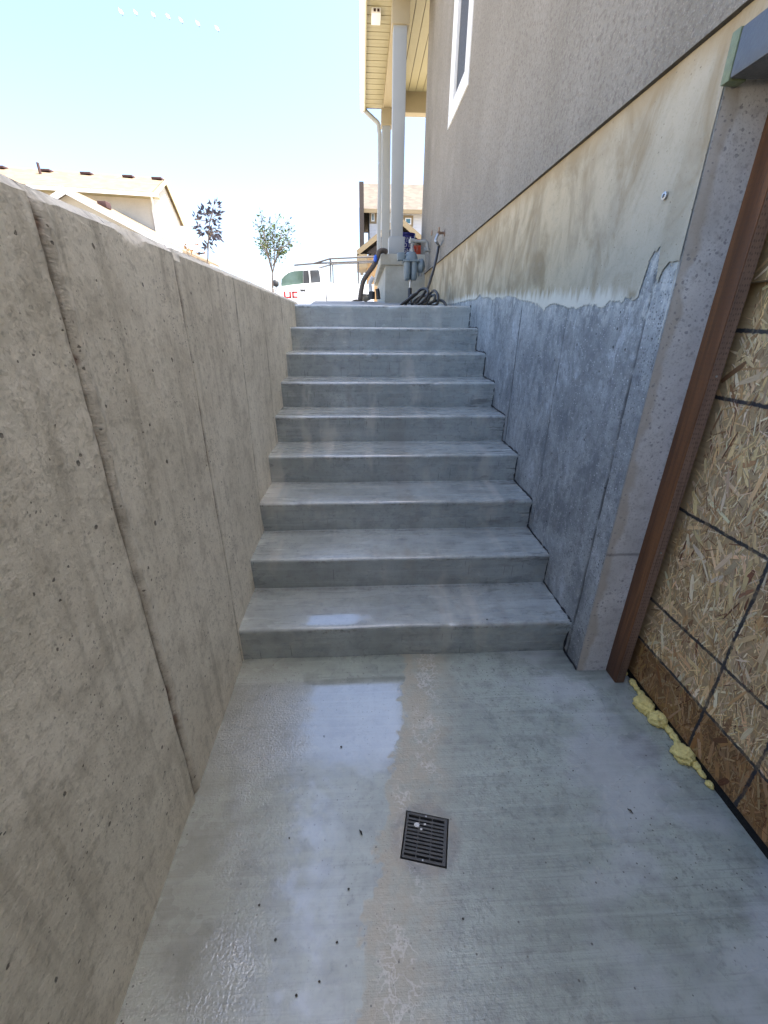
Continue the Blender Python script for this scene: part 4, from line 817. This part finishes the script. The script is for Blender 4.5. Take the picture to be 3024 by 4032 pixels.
v0 = lp(-.06, -.06, 0); MB().tube([lp(.1, -ov-.04, EZ-sl*ov-.05), lp(.05, -.3, EZ-.55), (v0.x, v0.y, EZ-.75), (v0.x, v0.y, 1.9)], .05, 8).build('downspout', M['white'], nh, smooth=True)
# lower garage wing in front
GY = 21.0; ap = atY(zC(412, 218), GY); ga = atY(zC(960, 512), GY); sl2 = (ap.z-ga.z)/(ga.x-ap.x); half = 4.2
mb = MB(); 
def wing(y0, y1): return [(ap.x-half, ap.z-sl2*half), (ap.x, ap.z), (ap.x+half, ap.z-sl2*half)]
mb.prism([(ap.x-half+.5, 1.8), (ap.x+half-.5, 1.8), (ap.x+half-.5, ap.z-sl2*(half-.5)-.12), (ap.x, ap.z-.12), (ap.x-half+.5, ap.z-sl2*(half-.5)-.12)], GY+.4, 26.4, 'y'); mb.build('garage_wall', M['stuc_w'], nh)
MB().prism([(ap.x-half, ap.z-sl2*half), (ap.x, ap.z), (ap.x+half, ap.z-sl2*half), (ap.x+half, ap.z-sl2*half-.1), (ap.x, ap.z-.1), (ap.x-half, ap.z-sl2*half-.1)], GY+.05, 26.2, 'y').build('garage_roof', M['shing_t'], nh)
MB().prism([(ap.x-half, ap.z-sl2*half-.02), (ap.x, ap.z-.02), (ap.x+half, ap.z-sl2*half-.02), (ap.x+half, ap.z-sl2*half-.24), (ap.x, ap.z-.26), (ap.x-half, ap.z-sl2*half-.24)], GY, GY+.045, 'y').build('garage_rake', M['white'], nh)
v0 = atY(zC(690, 350), GY+.8); MB().box(v0.x-.18, v0.x+.18, GY+.5, GY+.9, v0.z-.12, v0.z+.12).build('roof_vent', M['vent'], nh, bevel=.03)
# house across the street, behind the porch
RY = 30.0; fh = empty('brown_gable_house', (6, RY+4, 1.83), 'far white sided house with weathered shingle roof seen behind the porch columns', 'house')
def rq(a, b, y=RY): return atY(zA(a, b), y)
ez = rq(290, 235).z; ex = rq(270, 235).x; rgz = atY(zB(1435, 72), RY+3).z; rgx = atY(zB(1440, 72), RY+3).x
MB().box(ex+.35, 12, RY+.5, RY+6, 1.8, ez-.02).build('wall', M['siding'], fh)
zq = 4.6
while zq < ez-.2: MB().box(ex+.36, 12, RY+.475, RY+.499, zq, zq+.17).build('siding_board', M['siding'], fh); zq += .18
MB().prism([(RY, ez), (RY+3.2, rgz+.05), (RY+6.4, ez), (RY+6.4, ez-.12), (RY+3.2, rgz-.07), (RY, ez-.12)], ex, 12, 'x').build('roof', M['shing_g'], fh)
MB().box(ex, 12, RY-.08, RY-.002, ez-.22, ez-.02).build('gutter', M['tanfas'], fh)
MB().prism([(RY-.03, ez+.02), (RY+3.2, rgz+.08), (RY+6.4, ez+.02), (RY+6.4, 5.1), (RY-.03, 5.1)], ex-.26, ex-.004, 'x').build('gable_side', M['brownwall'], fh)
cz_ = atY(zB(1435, 74), RY).z; MB().box(ex-.24, ex+.02, RY-.35, RY-.085, 5.05, cz_).build('gable_dark_strip', M['brownwall'], fh)  # added dark strip standing in for the edge of the gable rake
for (a, b, c, d_) in ((790, 330, 920, 470), (350, 265, 440, 430)):
    p, q = rq(a, d_, RY+.45), rq(c, b, RY+.45); wd = MB().box(p.x, q.x, RY+.42, RY+.474, p.z, q.z).build('window', M['tanfas'], fh); MB().box(p.x+.1, q.x-.12, RY+.40, RY+.418, p.z+.1, q.z-.12).build('window_sash', M['white'], wd); MB().box(p.x+.16, q.x-.18, RY+.39, RY+.398, p.z+.16, q.z-.18).build('pane', mat_glass('teal window glass', (.03, .10, .13)), wd)
gl, gp, gr = rq(190, 775, RY-3), rq(735, 325, RY-3), rq(1035, 610, RY-3); sr = (gp.z-gl.z)/(gp.x-gl.x); rgt = gp.x+(gp.x-gl.x)
MB().prism([(gl.x, gl.z), (gp.x, gp.z), (rgt, gl.z), (rgt, gl.z-.18), (gp.x, gp.z-.2), (gl.x, gl.z-.18)], RY-2.9, RY+.4, 'y').build('porch_roof', M['shing_g'], fh)
MB().prism([(gl.x-.05, gl.z-.02), (gp.x, gp.z-.0), (rgt+.05, gl.z-.02), (rgt, gl.z-.28), (gp.x, gp.z-.32), (gl.x, gl.z-.28)], RY-3, RY-2.91, 'y').build('rake_board', M['tanfas'], fh)
MB().prism([(gl.x+.5, gl.z-.1), (gp.x, gp.z-.45), (rgt-.5, gl.z-.1)], RY-2.6, RY-2.5, 'y').build('gable_wall', M['brownwall'], fh)
MB().box(gl.x-.05, gl.x+.55, RY-3, RY-.5, gl.z-.85, gl.z-.2).build('gable_bracket', M['tanfas'], fh)
MB().box(gl.x+.6, rgt-.6, RY-2.49, RY, 1.8, gl.z-.3).build('garage_wall', M['siding'], fh)
MB().box(rq(310, 850, RY-2.55).x, rq(310, 850, RY-2.55).x+3.2, RY-2.56, RY-2.5, 1.85, rq(310, 850, RY-2.55).z).build('garage_door', M['garage'], fh)
# ------------------------------------------------------------------ young trees
def leaf(mb, p, d, L, W):
    d = d.normalized(); s = d.cross(Vector((random.gauss(0, 1), random.gauss(0, 1), random.gauss(0, 1)))).normalized(); n_ = d.cross(s)*.12*L
    k = len(mb.v); mb.v += [tuple(p), tuple(p+d*L*.45+s*W-n_), tuple(p+d*L+n_*.3), tuple(p+d*L*.45-s*W-n_), tuple(p+d*L*.45+n_*.4)]
    mb.f += [(k, k+1, k+4), (k+1, k+2, k+4), (k+2, k+3, k+4), (k+3, k, k+4)]
def sapling(name, label, y, trunk_px, branches, leafm, zf, nl, LL, gz_, tw=.02, spread=.1):
    base = atY(zf(*trunk_px[0]), y); root = Vector((base.x, y, gz_)); e = empty(name, root, label, 'tree', None)
    pts = [root]+[atY(zf(*p), y) for p in trunk_px]; tk = MB().tube(spline(pts, 5), lin(tw, tw*.55, len(spline(pts, 5))), 8); tkb = tk.build('trunk', M['bark'], e, smooth=True)
    lm = MB(); bmb = MB()
    for bi, br in enumerate(branches):
        dy = random.uniform(-.5, .5); n_ = len(br); P = [atY(zf(*p), y+dy*(i/(n_-1))) for i, p in enumerate(br)]; sp_l = spline(P, 6)
        bmb.tube(sp_l, lin(tw*.5, tw*.12, len(sp_l)), 6)
        for k in range(nl):
            t = .25+.75*random.random()**.8; q = sp_l[min(len(sp_l)-2, int(t*(len(sp_l)-1)))]; tan = (sp_l[min(len(sp_l)-1, int(t*(len(sp_l)-1))+1)]-q)
            o = Vector((random.gauss(0, spread), random.gauss(0, spread), random.gauss(0, spread*.8)))*(1.15-.5*t)
            if o.length > .03: bmb.tube([q, q+o*.6+Vector((0, 0, .02)), q+o], [tw*.13, tw*.11, tw*.08], 4)
            leaf(lm, q+o, tan.normalized()*.6+o.normalized()+Vector((0, 0, random.uniform(-.5, .3))), LL*random.uniform(.6, 1.2), LL*.24)
    bmb.build('limbs', M['bark'], tkb, smooth=True); lm.build('crown', leafm, e); return e
sapling('young_street_tree', 'young vase shaped green tree standing left of the white pickup', 16.0, ((247, 1450), (243, 1350), (243, 1245)),
    [((243, 1250), (205, 1120), (180, 1000), (120, 850), (60, 700), (50, 600)), ((243, 1250), (200, 1050), (150, 850), (110, 650), (95, 520), (90, 425)), ((243, 1245), (225, 1100), (220, 950), (190, 800), (210, 650), (220, 590)), ((243, 1245), (265, 1100), (270, 950), (265, 800), (285, 650), (320, 510)), ((243, 1250), (285, 1080), (320, 900), (350, 750), (380, 640), (440, 550)), ((243, 1250), (290, 1060), (360, 900), (420, 780), (470, 690), (490, 650)), ((285, 1080), (340, 990), (400, 970)), ((320, 950), (420, 880), (490, 830)), ((205, 1100), (150, 950), (90, 860)), ((225, 1050), (160, 930), (110, 780)), ((265, 1000), (310, 850), (380, 730)), ((243, 1150), (300, 1030), (340, 900)), ((215, 1000), (150, 800), (130, 680)), ((250, 900), (240, 780), (250, 700))], M['leaf_g'], zB, 52, .10, 1.84, .034, .095)
zC2 = zC
sapling('dark_sapling', 'thin dark leaved sapling rising above the retaining wall', 14.0, ((1358, 760), (1358, 690), (1360, 610), (1365, 520), (1372, 450), (1385, 400)),
    [((1358, 700), (1360, 600), (1356, 590)), ((1365, 560), (1385, 540), (1410, 535)), ((1365, 545), (1400, 520), (1440, 520)), ((1365, 560), (1390, 500), (1400, 500)), ((1366, 520), (1330, 505), (1290, 490)), ((1372, 460), (1380, 430), (1390, 400)), ((1372, 450), (1350, 410), (1330, 390)), ((1372, 450), (1400, 420), (1425, 415)), ((1376, 440), (1320, 445), (1270, 440)), ((1385, 400), (1400, 350), (1410, 322)), ((1365, 570), (1400, 560), (1430, 550))], M['leaf_d'], zC, 15, .17, 1.80, .022, .07)
# dry weed on the top of the wall
wd_ = empty('dry_weed', atX(zG(1000, 525), -.75), 'rust brown dry weed poking over the retaining wall', 'weed'); lm = MB(); tw_ = MB()
b0 = Vector((-.76, 1.80, 1.74))
b0 = atX(zC(1240, 655), -.78); b0.z = 1.74
for a, b in ((1205, 605), (1215, 622), (1230, 628), (1245, 632), (1250, 645), (1212, 612), (1222, 630), (1285, 605), (1280, 655), (1335, 660)):
    p = atX(zC(a, b), -.78); tw_.tube([b0+Vector((0, .02, -.02)), (b0+p)/2+Vector((0, 0, .01)), p], [.0012, .001, .0007], 5)
    for k in range(3): leaf(lm, p, Vector((random.gauss(0, 1), random.gauss(0, 1), random.gauss(0, 1))), .012, .004)
tw_.build('stem', M['bark'], wd_); lm.build('leaves', M['leaf_b'], wd_)
# ------------------------------------------------------------------ birds
for i, (a, b, fl_) in enumerate(((250, 150, 1), (440, 160, -1), (672, 190, -1), (865, 210, 1), (1035, 262, 1), (1255, 305, 1), (1507, 370, -1))):
    d = ray(400+a*.3014, b*.3014); c = CAM+d*((180+((i*37) % 40))/d.length); e = empty('flying_bird', c, 'white bird with dark wing tips flying in a line across the sky', 'bird', 'birds flying in a line')
    ax = (RT*.75-UP*.65).normalized(); wx_ = (RT*.55+UP*.8).normalized(); th = ray(400+a*.3014, b*.3014).normalized()
    pts = [c-ax*.75, c-ax*.4, c, c+ax*.4, c+ax*.7, c+ax*.95]; MB().tube(pts, [.04, .22, .33, .24, .09, .03], 10).build('body', M['bird'], e, smooth=True)
    for s in (1, -1):
        sx = (UP*.95-RT*.5)*s; root = c+sx*.1
        mb = MB(); A_, B_ = root-ax*.3, root+ax*.3; C_, D_ = root+sx*.75+ax*.2+th*.1, root+sx*.75-ax*.25+th*.1; n_ = th*.05
        mb.v += [tuple(q) for q in (A_, B_, C_, D_)]+[tuple(q+n_) for q in (A_, B_, C_, D_)]; mb.f += [(0, 1, 2, 3), (4, 5, 6, 7), (0, 1, 5, 4), (1, 2, 6, 5), (2, 3, 7, 6), (3, 0, 4, 7)]; wg = mb.build('wing', M['bird'], e)
        mb = MB(); E_, F_ = root+sx*1.35-ax*.1+th*.25, root+sx*1.3-ax*.3+th*.25
        mb.v += [tuple(q) for q in (D_, C_, E_, F_)]+[tuple(q+n_) for q in (D_, C_, E_, F_)]; mb.f += [(0, 1, 2, 3), (4, 5, 6, 7), (0, 1, 5, 4), (1, 2, 6, 5), (2, 3, 7, 6), (3, 0, 4, 7)]; mb.build('wing_tip', M['birdd'], wg)
